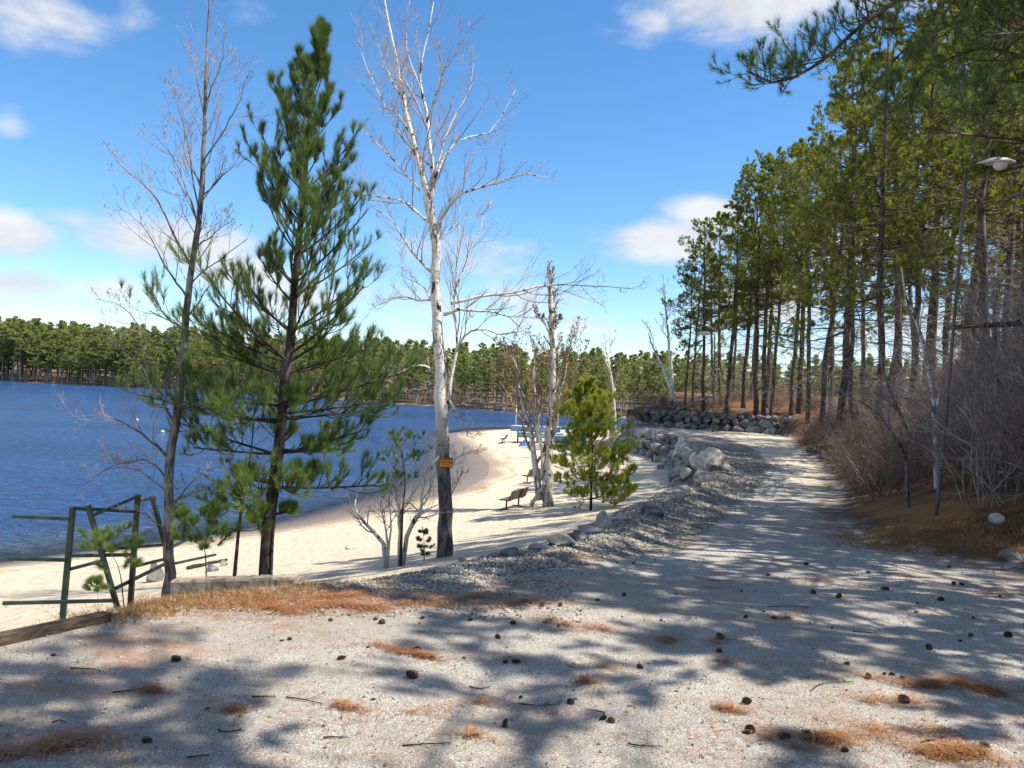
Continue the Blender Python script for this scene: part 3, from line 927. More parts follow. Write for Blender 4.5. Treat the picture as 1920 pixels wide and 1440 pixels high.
def whorl_pine(name, label, pts, d, rbase, W, seed, nL, nw, matn, cat='tree', per=(8, 6), k=8, K=(7, 3), bare=.0, barkm=None, lat=2):
    rng = np.random.default_rng(seed)
    tp = trunk_line(pts, d, 26)
    base = tp[0].copy()
    base[2] += .12
    root = thing(name, base, label, cat)
    s = np.linspace(0, 1, 26)
    rt_ = rbase * np.interp(s, [0, .3, 1], [1, .72, .08])
    tr, cr = MB(), MB()
    tr.tubes(tp, rt_, 8)
    pyt = 720 - ((tp - C0) @ up) / ((tp - C0) @ fw) * FPX
    limbs, rads = [], []
    for (py, ln, lift, kk) in W:
        i = int(np.argmin(np.abs(pyt - py)))
        a0 = rng.random() * 6.28
        for q in range(kk):
            a = a0 + q * 6.283 / kk + rng.normal() * .3
            l_ = ln * (.7 + .45 * rng.random())
            el = lift + rng.normal() * .14
            p = [tp[i] + np.array([0, 0, rng.normal() * .02 * l_])]
            for t in range(7):
                a += rng.normal() * .08
                p.append(p[-1] + l_ / 7 * np.array([math.cos(a) * math.cos(el), math.sin(a) * math.cos(el), math.sin(el)]))
                el += .05
            limbs.append(p)
            r = max(rbase * .07, rt_[i] * .36)
            rads.append(np.linspace(r, r * .3, 8))
    limbs, rads = np.array(limbs), np.array(rads)
    tr.tubes(limbs, rads, 5)
    b1, q1 = spawn(limbs, rads, K[0], .25, .98, .8, .4, 5, .5, .12, rng, .6, rbase * .03, .4)
    b2, q2 = spawn(b1, q1, K[1], .25, .98, .7, .5, 4, .5, .12, rng, .7, rbase * .025, .3)
    tr.tubes(b1, q1, 3)
    tr.tubes(b2, q2, 3)
    m1, m2 = rng.random(len(b1)) > bare, rng.random(len(b2)) > bare
    along_needles(cr, b1[m1], per[0], .4, k, nL, nw, .75, rng)
    along_needles(cr, b2[m2], per[1], .2, k, nL, nw, .8, rng)
    along_needles(cr, limbs, per[0], .75, k, nL, nw, .7, rng)
    along_needles(cr, tp[None, -5:], 12, 0, k + 2, nL, nw, .7, rng)
    tr.build('trunk', barkm or M_DARKBARK, root, base)
    cr.build('crown', matn, root, base, False, True)
    return root


whorl_pine('pine_sapling', 'bushy bright yellow-green young pine on the sand beside the twin-trunked tree', [(1108, 950), (1109, 900), (1111, 850), (1108, 800), (1104, 755), (1104, 722)], 27.5, .055,
           [(930, 1.35, .02, 4), (905, 1.55, .05, 6), (885, 1.6, .1, 6), (862, 1.6, .15, 7), (840, 1.5, .25, 7), (818, 1.35, .35, 6), (798, 1.2, .45, 6), (780, 1.05, .55, 6), (762, .9, .7, 5), (746, .6, .85, 5), (735, .4, 1.0, 4)],
           31, .14, .010, M_NEEDLE_S, K=(9, 4), per=(7, 6), k=10)
whorl_pine('pine_sapling', 'thin half-bare pine sapling between the grey tree and the tall young pine', [(436, 1080), (448, 990), (458, 930), (470, 850), (476, 790), (478, 735)], 8.4, .028,
           [(1000, .5, .1, 3), (960, .55, .2, 3), (925, .6, .2, 4), (885, .6, .3, 4), (845, .55, .4, 4), (800, .45, .6, 3), (765, .3, .8, 3)],
           37, .085, .0022, M_NEEDLE, K=(5, 2), bare=.6)
whorl_pine('pine_sapling', 'small dark pine sapling topping the shrub clump left of the birch', [(752, 1027), (755, 955), (759, 916), (757, 870), (748, 826)], 13.8, .032,
           [(900, .35, .3, 3), (878, .5, .2, 3), (862, .55, .3, 4), (848, .45, .5, 4), (836, .28, .9, 3)], 41, .085, .0030, M_NEEDLE, K=(4, 2), bare=.25)
whorl_pine('pine_sapling', 'knee-high pine seedling at the foot of the birch', [(796, 1042), (795, 1015), (792, 990)], 14.2, .012, [(1040, .10, .1, 3), (1032, .16, .3, 4), (1020, .14, .5, 4), (1006, .10, .8, 4)], 43, .055, .0028, M_NEEDLE, K=(4, 2))
whorl_pine('pine_sapling', 'low green pine seedling under the bright young pine', [(1150, 945), (1154, 925), (1160, 905)], 28, .02, [(938, .9, .15, 6), (928, .9, .25, 6), (918, .6, .6, 5)], 47, .12, .006, M_NEEDLE_S, K=(6, 3))
whorl_pine('pine_sapling', 'tiny pine seedling beside the lowest rail of the green rack', [(187, 1135), (183, 1110), (172, 1098)], 7.2, .005, [(1108, .10, .3, 4), (1101, .08, .7, 4)], 53, .06, .002, M_NEEDLE, K=(3, 2))
whorl_pine('pine_sapling', 'leaning green pine seedling in front of the green rack rails', [(240, 1120), (225, 1075), (205, 1035), (190, 1012)], 7.9, .010, [(1060, .26, .1, 3), (1035, .3, .2, 5), (1022, .28, .4, 5)], 59, .085, .0022, M_NEEDLE, K=(4, 2))
whorl_pine('pine_sapling', 'young pine with soft green sprays right of the grey tree foot', [(392, 1085), (385, 1040), (372, 1000), (362, 975)], 8.0, .014, [(1030, .3, .1, 4), (1010, .35, .2, 5), (990, .33, .35, 6), (980, .25, .6, 4)], 61, .085, .0022, M_NEEDLE, K=(5, 2))


def shrub_clump():
    rng = np.random.default_rng(71)
    stems = [[(724, 1029), (714, 1013), (687, 982), (669, 961), (667, 936)], [(726, 1027), (722, 984), (716, 949), (718, 924)], [(750, 1029), (749, 975), (743, 936), (741, 897), (739, 880)],
             [(752, 1028), (746, 960), (750, 900), (744, 850)], [(757, 1020), (776, 975), (790, 955), (791, 920), (807, 889), (815, 866), (823, 856)], [(730, 1028), (735, 980), (728, 930), (722, 900)],
             [(757, 1024), (770, 990), (795, 960), (825, 945)]]
    wd = [9, 5, 8, 7, 9, 4, 4]
    d = 13.9
    g = G(742, 1030)
    root = thing('leafless_shrub', (g[0], g[1], g[2]), 'many-stemmed bare shrub with crooked white and black stems left of the birch', 'shrub')
    L = np.array([resample(PX(s, d, sp), 12) for s, sp in zip(stems, (.3, -.2, .2, -.3, -.2, .3, .3))])
    L[:, 0, 2] = [h(p[0], p[1]) - .08 for p in L[:, 0]]
    L += np.cumsum(rng.normal(size=L.shape) * .008, 1)
    R = np.array([np.linspace(w, w * .3, 12) for w in wd]) * d / FPX / 2
    mb = MB()
    mb.tubes(L, R, 7)
    mb.build('stem', M_BIRCH2, root, root.location[:])
    tw = MB()
    b1, q1 = spawn(L, R, 9, .25, .98, .8, .45, 6, .35, .2, rng, .5, .0025)
    b2, q2 = spawn(b1, q1, 4, .2, .95, .7, .5, 5, .3, .2, rng, .6, .002)
    b3, q3 = spawn(b2, q2, 2, .2, .95, .6, .5, 4, .3, .2, rng, .6, .0016)
    for B, Q in ((b1, q1), (b2, q2), (b3, q3)):
        tw.tubes(B, Q, 3)
    tw.build('twigs', M_DEADTWIG, root, root.location[:])


M_BIRCH2 = birchbark('shrub_bark', (.50, .47, .43), (.03, .026, .022), (.17, .155, .14), -.2, 1.2)
shrub_clump()

# pale leafless trees at the wood's edge and by the water
M_BIRCHF = birchbark('far_birch_bark', (.70, .67, .62), (.10, .09, .08), (.45, .43, .40), -.5, .5)


def pale_birch(nm, lab, pts, d, wd, limbs, sd):
    bare_tree(nm, lab, pts, d, wd, limbs, [M_BIRCHF, M_BUD], np.random.default_rng(sd), 6, 4, 2, (.6, .55, .5), .012, ups=.5)


for nm, lab, pts, d, wd, limbs, sd in (
        ('bare_birch', 'thin white leaning birch at the water edge left of the wood', [(1272, 772), (1262, 740), (1252, 715), (1243, 690), (1232, 668), (1222, 645), (1216, 625)], 66, [8, 7, 6, 5, 4, 3, 1.5],
         [([(1243, 690), (1228, 682), (1208, 690)], 2.5, .5), ([(1234, 668), (1220, 660), (1205, 655)], 2.5, -.5), ([(1225, 650), (1216, 620), (1205, 600)], 2, .4), ([(1245, 705), (1226, 700), (1212, 705)], 2, .3)], 81),
        ('bare_birch', 'pale dead birch pole standing white against the sky at the wood edge', [(1266, 775), (1262, 730), (1258, 690), (1254, 640), (1250, 600), (1247, 560), (1244, 525)], 72, [7, 6, 6, 5, 4, 3, 1.5],
         [([(1254, 640), (1246, 620), (1236, 600)], 2, .5), ([(1250, 600), (1258, 575), (1268, 560)], 2, -.5), ([(1248, 570), (1240, 550), (1232, 545)], 1.5, .4)], 82),
        ('bare_birch', 'thin pale birch behind the bright young pine', [(1155, 835), (1153, 790), (1150, 740), (1145, 700), (1138, 665), (1133, 640)], 58, [7, 6, 5, 4, 3, 1.5],
         [([(1150, 740), (1158, 700), (1170, 680)], 2, .5), ([(1145, 700), (1135, 670), (1130, 640)], 2, -.5), ([(1140, 670), (1150, 640), (1160, 620)], 2, .4)], 83)):
    pale_birch(nm, lab, pts, d, wd, limbs, sd)



# ------------------------------------------------------------------ the pine wood on the right


def pitch_pine_parts(seed, H=17.0, n_limb=52, crown0=.42, reach=3.0, nw=.017, per=(5, 4), kn=11):
    rng = np.random.default_rng(seed)
    n = 26
    z = np.linspace(-.3, H, n)
    bend = np.cumsum(rng.normal(size=(n, 2)) * .035, 0)
    bend -= bend[0]
    lean = rng.normal(size=2) * .25
    tp = np.stack([bend[:, 0] + lean[0] * (z / H) ** 2, bend[:, 1] + lean[1] * (z / H) ** 2, z], 1)
    s = np.clip(z / H, 0, 1)
    rt_ = np.interp(s, [0, .03, .4, .75, 1], [.185, .15, .12, .07, .018])
    tr, cr = MB(), MB()
    tr.tubes(tp, rt_, 9)
    limbs, rads = [], []
    for i in range(n_limb):
        t = crown0 + (1 - crown0) * (i + rng.random()) / n_limb
        e = (t - crown0) / (1 - crown0)
        ln = reach * np.interp(e, [0, .25, .6, .85, 1], [.65, 1.0, .85, .55, .25]) * (.45 + .75 * rng.random())
        a = rng.random() * 6.283
        el = np.interp(e, [0, .5, 1], [-.05, .22, .8]) + rng.normal() * .18
        f = t * (n - 1) * (H / (H + .3))
        k = min(int(f), n - 2)
        p = [tp[k] + (tp[k + 1] - tp[k]) * (f - k)]
        for j in range(8):
            a += rng.normal() * .16
            el += rng.normal() * .12 + (.05 if j > 3 else 0)
            p.append(p[-1] + ln / 8 * np.array([math.cos(a) * math.cos(el), math.sin(a) * math.cos(el), math.sin(el)]))
        limbs.append(p)
        r = max(.014, np.interp(t, s, rt_) * .36)
        rads.append(np.linspace(r, r * .3, 9))
    limbs, rads = np.array(limbs), np.array(rads)
    tr.tubes(limbs, rads, 5)
    # dead snags below the crown
    D, DR = [], []
    for i in range(54):
        t = rng.uniform(.12, crown0 + .12)
        k = int(t * (n - 1))
        a, el, ln = rng.random() * 6.283, rng.normal() * .2 - .05, rng.uniform(.5, 2.6)
        p = [tp[k].copy()]
        for j in range(6):
            a += rng.normal() * .12
            el += rng.normal() * .12
            p.append(p[-1] + ln / 6 * np.array([math.cos(a) * math.cos(el), math.sin(a) * math.cos(el), math.sin(el)]))
        D.append(p)
        DR.append(np.linspace(.018, .005, 7))
    D, DR = np.array(D), np.array(DR)
    dm = MB()
    dm.tubes(D, DR, 4)
    d1, e1 = spawn(D, DR, 5, .3, .98, .8, .4, 4, .1, .2, rng, .5, .004)
    dm.tubes(d1, e1, 3)
    b1, q1 = spawn(limbs, rads, 9, .45, .98, .8, .34, 5, .3, .16, rng, .6, .006, .72)
    b2, q2 = spawn(b1, q1, 3, .25, .98, .7, .55, 4, .55, .2, rng, .7, .005, .6)
    tr.tubes(b1, q1, 3)
    tr.tubes(b2, q2, 3)
    kk = rng.random(len(b2)) < .92
    along_needles(cr, b2[kk], per[0], .4, kn, .14, nw, 1.05, rng)
    along_needles(cr, b1, per[1], .6, kn, .14, nw, 1.05, rng)
    along_needles(cr, limbs, 4, .8, 8, .13, nw, 1.0, rng)
    return tr, dm, cr


WOOD = []


def wood():
    protos = []
    specs = [(101, 17, 54, .36, 3.5), (102, 17, 46, .44, 3.1), (103, 17, 58, .32, 3.9), (104, 17, 40, .50, 2.9), (105, 17, 50, .38, 3.4),
             (106, 17, 70, .32, 3.8, .034, (8, 6), 11), (107, 17, 60, .38, 3.4, .034, (8, 6), 11)]
    built = [pitch_pine_parts(*sp) for sp in specs]

    def first(k, loc, rz, sc, label, group):
        r = thing('pine_tree', loc, label, 'tree', group, rz)
        r.rotation_euler = (rng.normal() * .028, rng.normal() * .028, rz)
        r.scale = (sc, sc, sc)
        built[k][0].build('trunk', M_PINEBARK, r)
        built[k][1].build('dead_branches', M_DEADTWIG, r)
        built[k][2].build('crown', M_NEEDLE_P, r, smooth=False, tint=True)
        protos[k] = r
        return r
    protos = [None] * len(specs)
    rng = np.random.default_rng(5)

    def plant(k, x, y, H, label, group=None):
        z = h(x, y)
        sc = H / 17.0
        rz = rng.random() * 6.283
        WOOD.append((x, y))
        if protos[k] is None:
            return first(k, (x, y, z), rz, sc, label, group)
        w = rng.uniform(.75, 1.2)
        rot = (rng.normal() * .028, rng.normal() * .028, rz)
        r = dup(protos[k], (x, y, z), rz, (sc * w, sc * w, sc), label, group, rot)
        return r if group else clear(r)

    def clear(r):
        if 'group' in r:
            del r['group']
        return r

    # trees one can tell apart: (photo x of the trunk near y 700, distance, photo y of the top, which shape, label)
    T = [(1286, 62, 505, 3, 'small lone-topped pine at the left end of the wood, above the stone wall'),
         (1300, 72, 452, 1, None), (1322, 66, 415, 0, None), (1352, 74, 395, 1, None), (1366, 60, 372, 3, None), (1396, 68, 300, 0, None), (1420, 60, 270, 1, None), (1434, 50, 232, 2, None),
         (1449, 46, 165, 3, 'pine whose thin spire stands highest left of the wood, against blue sky'), (1486, 52, 205, 0, None), (1518, 44, 190, 1, None), (1545, 50, 160, 4, None),
         (1577, 36, 118, 2, 'tall pine with a broad yellow-green top just right of the spire'), (1602, 42, 90, 0, None),
         (1643, 27.5, 10, 4, 'thick dark-trunked pine nearest to the road bend'), (1668, 40, 40, 1, None), (1690, 35, 60, 3, None), (1708, 30, -40, 0, None), (1745, 33, -20, 1, None),
         (1772, 40, 30, 2, None), (1800, 27, -80, 3, None), (1852, 24, -140, 1, None), (1888, 28, -60, 4, None), (1912, 20.5, -260, 1, 'pine trunk at the right edge of the photo behind the brush'),
         (1338, 90, 470, 1, None), (1410, 84, 400, 3, None), (1590, 62, 240, 1, None), (1720, 54, 160, 3, None), (1860, 46, 90, 3, None),
         (1622, 48, 130, 1, None), (1560, 58, 250, 1, None), (1500, 62, 280, 3, None), (1820, 38, 20, 2, None), (1440, 70, 330, 1, None), (1735, 44, 110, 4, None), (1895, 38, 40, 2, None), (1377, 80, 420, 1, None)]
    G1 = 'pines of the wood right of the road'
    L1 = 'pine with a bare lower trunk among others in the wood right of the road'
    for px, d, py, k, lab in T:
        for _ in range(20):
            b = P(px, 700, d)
            if inside(P_HILL, b[:1], b[1:2])[0] and pdist(FOOT, b[:1], b[1:2])[0] > 1.3:
                break
            d += 1.5
        H = P(px, py, d)[2] - h(b[0], b[1])
        plant(k, b[0], b[1], float(np.clip(H, 9, 21)), lab or L1, None if lab else G1)
    # the wood goes on behind
    n = 0
    for i in range(4000):
        x, y = rng.uniform(16, 110), rng.uniform(16, 112)
        if n >= 9:
            break
        if math.hypot(x, y) < 34 or x < y * .32 or x > y * .95 + 6:
            continue
        if not inside(P_HILL, np.array([x]), np.array([y]))[0]:
            continue
        if min((x - a) ** 2 + (y - b) ** 2 for a, b in WOOD) < 9:
            continue
        plant(int(rng.integers(5)), x, y, rng.uniform(12, 17), L1, G1)
        n += 1
    # trees beside and behind the place the photo was taken from; their shade falls on the lot
    G2 = 'pines standing right of the lot'
    for x, y, H, k in ((4.2, .1, 14, 5), (6.2, 1.3, 16, 3), (5.7, 6.7, 11.5, 3), (7.6, 6.4, 12, 1), (12.5, 11.5, 18, 5), (7.2, 4.6, 11, 6), (8.9, 8.6, 13.5, 5), (12.0, 4.4, 17, 1), (9.5, -1.5, 15, 3), (15.8, 2.0, 17, 4), (14.5, 9.0, 16, 0), (10.6, 14.3, 16, 6), (12.8, 17.3, 17, 0), (15.0, 20.6, 17, 4), (18, 7.0, 17, 0), (17.5, 12.5, 17, 3), (20.5, 13, 18, 4), (21.5, 18.5, 16, 1), (23.5, 15, 18, 3)):
        plant(k, x, y, H, 'pine right of the gravel lot, its shade across the ground', G2)


wood()


def overhanging_pine():
    """the big near pine whose limbs hang into the upper right corner"""
    rng = np.random.default_rng(77)
    d = 12.0
    tp = resample(np.vstack([PX([(2030, 985), (2015, 600), (2005, 200)], d), PX([(2000, -200), (1990, -500)], d)]), 24)
    tp[0, 2] = h(tp[0, 0], tp[0, 1]) - .1
    base = tp[0].copy()
    root = thing('overhanging_pine', base, 'near pine whose long dark limbs hang into the upper right corner', 'tree')
    tr, cr = MB(), MB()
    tr.tubes(tp, np.linspace(.20, .12, 24), 10)
    Ls = [([(2000, -160), (1850, -70), (1740, -20), (1672, 7), (1608, 53), (1552, 106), (1495, 142), (1452, 156), (1400, 133)], -2.6, .060),
          ([(2003, -60), (1900, 10), (1800, 40), (1700, 90), (1640, 160), (1600, 200)], -1.0, .035),
          ([(2005, 120), (1930, 110), (1850, 90), (1760, 120), (1690, 180)], -1.5, .035),
          ([(2006, 260), (1940, 262), (1880, 258), (1800, 250), (1720, 236), (1660, 222)], -2.8, .032),
          ([(2004, -120), (1900, -60), (1800, -40), (1700, -50), (1600, -30), (1530, -20)], 1.0, .035), ([(2005, 30), (1940, 60), (1880, 40), (1820, 0)], -1.8, .03),
          ([(2005, 160), (1960, 180), (1900, 160), (1850, 190)], -.5, .025), ([(2002, -100), (1900, -90), (1800, -10), (1750, 60)], -2.0, .03), ([(2004, 20), (1900, 80), (1830, 150), (1790, 210)], 1.2, .028),
          ([(2000, -220), (1920, -160), (1860, -100), (1800, -90)], 2, .03)]
    L = np.array([resample(PX(p, d, sp), 16) for p, sp, r in Ls])
    R = np.array([np.linspace(r, r * .18, 16) for p, sp, r in Ls])
    tr.tubes(L, R, 7)
    b1, q1 = spawn(L, R, 20, .12, .99, .75, .24, 6, .5, .14, rng, .5, .005, .4, L0=5.2, fall=.62)
    bm_, qm_ = spawn(L[:1], R[:1], 46, .25, .99, .7, .16, 6, .5, .14, rng, .5, .005, .3, L0=5.2, fall=.5)
    b1, q1 = np.vstack([b1, bm_]), np.vstack([q1, qm_])
    b2, q2 = spawn(b1, q1, 5, .25, .98, .7, .45, 5, .5, .14, rng, .7, .003, .3)
    tr.tubes(b1, q1, 4)
    tr.tubes(b2, q2, 3)
    along_needles(cr, b1, 7, .45, 9, .11, .0046, .8, rng)
    along_needles(cr, b2, 6, .3, 9, .11, .0046, .8, rng)
    along_needles(cr, L, 10, .8, 9, .11, .0046, .8, rng)
    tr.build('trunk', M_PINEBARK, root, base)
    cr.build('crown', M_NEEDLE, root, base, False, True)


overhanging_pine()


# ------------------------------------------------------------------ forest across the lake
def far_pine_mesh(seed, H=20.0, low=.25):
    rng = np.random.default_rng(seed)
    tr = MB()
    z = np.linspace(-.5, H, 8)
    tr.tubes(np.stack([np.cumsum(rng.normal(size=8) * .08), np.cumsum(rng.normal(size=8) * .08), z], 1), np.linspace(.28, .05, 8), 5, 0)
    limbs, rads = [], []
    t = low
    while t < .985:
        e = (t - low) / (1 - low)
        k = int(rng.integers(3, 6))
        a0 = rng.random() * 6.28
        for i in range(k):
            ln = np.interp(e, [0, .3, .7, 1], [2.3, 3.6, 2.2, .2]) * (.2 + 1.1 * rng.random() ** 1.3)
            a = a0 + i * 6.283 / k + rng.normal() * .3
            el = np.interp(e, [0, .6, 1], [-.08, .12, .9]) + rng.normal() * .08
            p = [np.array([0, 0, t * H + rng.normal() * .12])]
            for j in range(4):
                p.append(p[-1] + ln / 4 * np.array([math.cos(a) * math.cos(el), math.sin(a) * math.cos(el), math.sin(el)]))
                el += .07
            limbs.append(p)
            rads.append(np.linspace(.05, .015, 5))
        t += np.interp(e, [0, 1], [.068, .045]) * rng.uniform(.6, 1.45)
    limbs, rads = np.array(limbs), np.array(rads)
    tr.tubes(limbs, rads, 3, 0)
    b1, q1 = spawn(limbs, rads, 7, .2, .98, .8, .45, 3, .1, .1, rng, .6, .01, .85)
    along_needles(tr, b1, 4, .1, 5, .7, .13, .75, rng, 1)
    along_needles(tr, limbs, 6, .4, 5, .7, .14, .75, rng, 1)
    return tr


def far_forest():
    rng = np.random.default_rng(17)
    L = np.concatenate([[0], np.cumsum(np.linalg.norm(np.diff(FAR, axis=0), axis=1))])

    def shore(s):
        x, y = np.interp(s, L, FAR[:, 0]), np.interp(s, L, FAR[:, 1])
        x2, y2 = np.interp(s + 4, L, FAR[:, 0]), np.interp(s + 4, L, FAR[:, 1])
        t = unit(np.array([x2 - x, y2 - y]))
        return np.array([x, y]), np.array([-t[1], t[0]])
    s0 = float(np.interp(-255, FAR[:, 0], L))
    s1 = float(np.interp(150, FAR[:, 0], L))
    protos = [None] * 10
    built = [far_pine_mesh(200 + i, 20, .12 + .035 * i) for i in range(10)]
    cand = []
    for row, off in enumerate((2.2, 7, 13)):
        s = s0 + rng.random() * 4
        while s < s1:
            p, nrm = shore(s)
            q = p + nrm * (off + rng.uniform(-1.8, 1.8))
            cand.append((q[0], q[1], row))
            s += rng.uniform(4.0, 6.6) * (1.0 if row else .95)
    lab = 'tall green pine standing in the forest across the lake'
    grp = 'pines on the far shore'
    cand.sort(key=lambda c: math.hypot(c[0], c[1]) + c[2] * 6)
    for x, y, row in cand[:225]:
        H = np.interp(x, [-230, -60, 30, 120], [25.5, 18.5, 13.0, 13.5]) * rng.uniform(.66, 1.10) * (1 if row else .86)
        k = int(rng.integers(10))
        loc = (x, y, h(x, y))
        sc = H / 20
        s3 = (sc * rng.uniform(.95, 1.3), sc * rng.uniform(.95, 1.3), sc)
        if protos[k] is None:
            o = built[k].build('far_pine', [M_FARBARK, M_NEEDLE_F], None, (0, 0, 0), False, True)
            o.location, o.scale, o.rotation_euler = loc, s3, (0, 0, rng.random() * 6.28)
            tag(o, lab, 'tree', grp)
            protos[k] = o
        else:
            dup(protos[k], loc, rng.random() * 6.28, s3)
    # the rest of that forest reads as one mass
    mb = MB()
    for k in range(2):
        pass
    base = []
    for i in range(10):
        b = built[i]
        V = np.concatenate(b.V)
        A = np.concatenate(b.A)
        base.append((V, b.F, A))
    spots = [(c[0], c[1]) for c in cand[225:]]
    for off in (19, 25, 32, 40, 50, 62):
        s = s0 - 20
        while s < s1 + 40:
            p, nrm = shore(s)
            q = p + nrm * (off + rng.uniform(-4, 4))
            spots.append((q[0], q[1]))
            s += rng.uniform(4.0, 7.0) * (1 + off / 120)
    for x, y in spots:
        H = np.interp(x, [-230, -60, 30, 120], [25.5, 19, 13.5, 14]) * rng.uniform(.86, 1.06)
        V, Fs, A = base[int(rng.integers(10))]
        a = rng.random() * 6.28
        R = np.array([[math.cos(a), -math.sin(a), 0], [math.sin(a), math.cos(a), 0], [0, 0, 1]])
        n0 = mb.n
        W = (V @ R.T) * H / 20 * np.array([1.15, 1.15, 1]) + np.array([x, y, h(x, y)])
        mb.V.append(W)
        mb.A.append(A)
        for F, m in Fs:
            if F.shape[1] == 3 or len(F) > 20:
                mb.F.append((F + n0, m))
        mb.n += len(V)
    tag(mb.build('far_forest', [M_FARBARK, M_NEEDLE_F], None, (0, 0, 0), False, True), 'dense mass of pines rising behind the front trees across the lake', 'forest', kind='stuff')
    # leafless brush along that shore
    m = MB()
    s = s0
    while s < s1 + 30:
        p, nrm = shore(s)
        q = p + nrm * rng.uniform(1.0, 6)
        z = h(q[0], q[1])
        n = 16
        st = np.zeros((n, 5, 3))
        st[:, 0] = np.array([q[0], q[1], z]) + rng.normal(size=(n, 3)) * np.array([.9, .9, 0])
        dr = unit(np.stack([rng.normal(0, .4, n), rng.normal(0, .4, n), np.ones(n)], 1))
        ln = rng.uniform(1.2, 3.2, n) * (2.4 if rng.random() < .3 else 1)
        for j in range(1, 5):
            st[:, j] = st[:, j - 1] + dr * (ln / 4)[:, None] + rng.normal(size=(n, 3)) * .12
        rr = np.tile(np.linspace(.035, .014, 5), (n, 1))
        m.tubes(st, rr, 3)
        b, q_ = spawn(st, rr, 4, .3, .95, .7, .5, 3, .3, .2, rng, .6, .012)
        m.tubes(b, q_, 3)
        s += rng.uniform(1.5, 3.2)
    tag(m.build('far_shore_brush', M_BRUSHG, None, (0, 0, 0), False), 'low leafless brown brush along the far shore', 'brush', kind='stuff')


M_FARBARK = plain('far_bark', (.27, .235, .20), .9, var=.3, scale=2)
far_forest()


# ------------------------------------------------------------------ brush on the bank
def brush_mesh(seed, Hh, n, spread, lean, r0, lev=3):
    rng = np.random.default_rng(seed)
    st = np.zeros((n, 8, 3))
    st[:, 0, :2] = rng.normal(size=(n, 2)) * spread * .35
    st[:, 0, 2] = -.1
    dr = unit(np.stack([rng.normal(0, lean, n), rng.normal(0, lean, n), np.ones(n)], 1))
    ln = rng.uniform(.55, 1.1, n) * Hh
    cur = dr
    for j in range(1, 8):
        cur = unit(cur + rng.normal(size=cur.shape) * .13 + cur * np.array([.03, .03, 0]))
        st[:, j] = st[:, j - 1] + cur * (ln / 7)[:, None]
    rr = np.tile(np.linspace(1, .35, 8), (n, 1)) * (r0 * rng.uniform(.5, 1.2, n))[:, None]
    mb = MB()
    mb.tubes(st, rr, 4)
    b1, q1 = spawn(st, rr, 9, .2, .98, .7, .5, 5, .25, .2, rng, .55, r0 * .22)
    b2, q2 = spawn(b1, q1, 4, .2, .98, .65, .55, 4, .2, .22, rng, .65, r0 * .16)
    mb.tubes(b1, q1, 3)
    mb.tubes(b2, q2, 3)
    if lev > 2:
        b3, q3 = spawn(b2, q2, 2, .3, .98, .6, .55, 3, .2, .2, rng, .7, r0 * .13)
        mb.tubes(b3, q3, 3)
    return mb


def brush():
    rng = np.random.default_rng(23)
    red = [brush_mesh(300 + i, 1.45, 34, .9, .5, .012) for i in range(3)]
    tall = [brush_mesh(310 + i, 3.7, 15, .9, .34, .019) for i in range(4)]
    pr = {}

    def put(kind, k, x, y, sc, lab, grp):
        z = h(x, y)
        key = (kind, k)
        if key not in pr:
            o = (red if kind == 'r' else tall)[k].build('brush_shrub' if kind == 'r' else 'tall_shrub', M_BRUSH if kind == 'r' else (M_BRUSHG if k != 1 else M_BRUSH), None, (0, 0, 0), True)
            tag(o, lab, 'shrub', grp)
            pr[key] = o
        else:
            o = dup(pr[key], (x, y, z), 0, 1, lab, grp)
        o.location = (x, y, z)
        o.rotation_euler = (0, 0, rng.random() * 6.28)
        o.scale = (sc, sc, sc * rng.uniform(.85, 1.15))
    lr, gr = 'low reddish-brown leafless shrub on the bank beside the road', 'low shrubs on the bank'
    lt, gt = 'tall grey leafless shrub in the thicket on the bank', 'tall shrubs in the thicket'
    cum = np.concatenate([[0], np.cumsum(np.linalg.norm(np.diff(FOOT, axis=0), axis=1))])
    i0 = 4
    s = cum[i0] - 1.0
    while s < cum[11]:
        x, y = np.interp(s, cum, FOOT[:, 0]), np.interp(s, cum, FOOT[:, 1])
        x2, y2 = np.interp(s + .5, cum, FOOT[:, 0]), np.interp(s + .5, cum, FOOT[:, 1])
        t = unit(np.array([x2 - x, y2 - y]))
        nr = np.array([t[1], -t[0]])
        near = y < 16
        for off in ((2.6, 3.8, 5.4) if near else (1.4, 2.8, 4.6, 6.5)):
            q = np.array([x, y]) + nr * (off + rng.uniform(-.6, .6)) + t * rng.uniform(-.5, .5)
            if q[0] < .55 * q[1] - 8:
                continue
            put('r', int(rng.integers(3)), q[0], q[1], rng.uniform(.75, 1.15) * (.9 if near else 1.15), lr, gr)
        for off in ((2.4, 3.3, 4.4, 5.6, 7.0, 8.6) if near else (3.6, 5.4, 7.5)):
            if rng.random() < (.95 if y < 28 else .3):
                q = np.array([x, y]) + nr * (off + rng.uniform(-.9, .9)) + t * rng.uniform(-.6, .6)
                put('t', int(rng.integers(4)), q[0], q[1], rng.uniform(.7, 1.1) * (.9 if y < 26 else .8), lt, gt)
        s += 1.15 if near else (1.6 if y < 30 else 2.4)
    # undergrowth among the trunks above the stone wall
    for i in range(26):
        x, y = rng.uniform(12, 30), rng.uniform(64, 80)
        put('r', int(rng.integers(3)), x, y, rng.uniform(.8, 1.2), 'low reddish undergrowth shrub among the trunks above the stone wall', 'undergrowth above the wall')


brush()

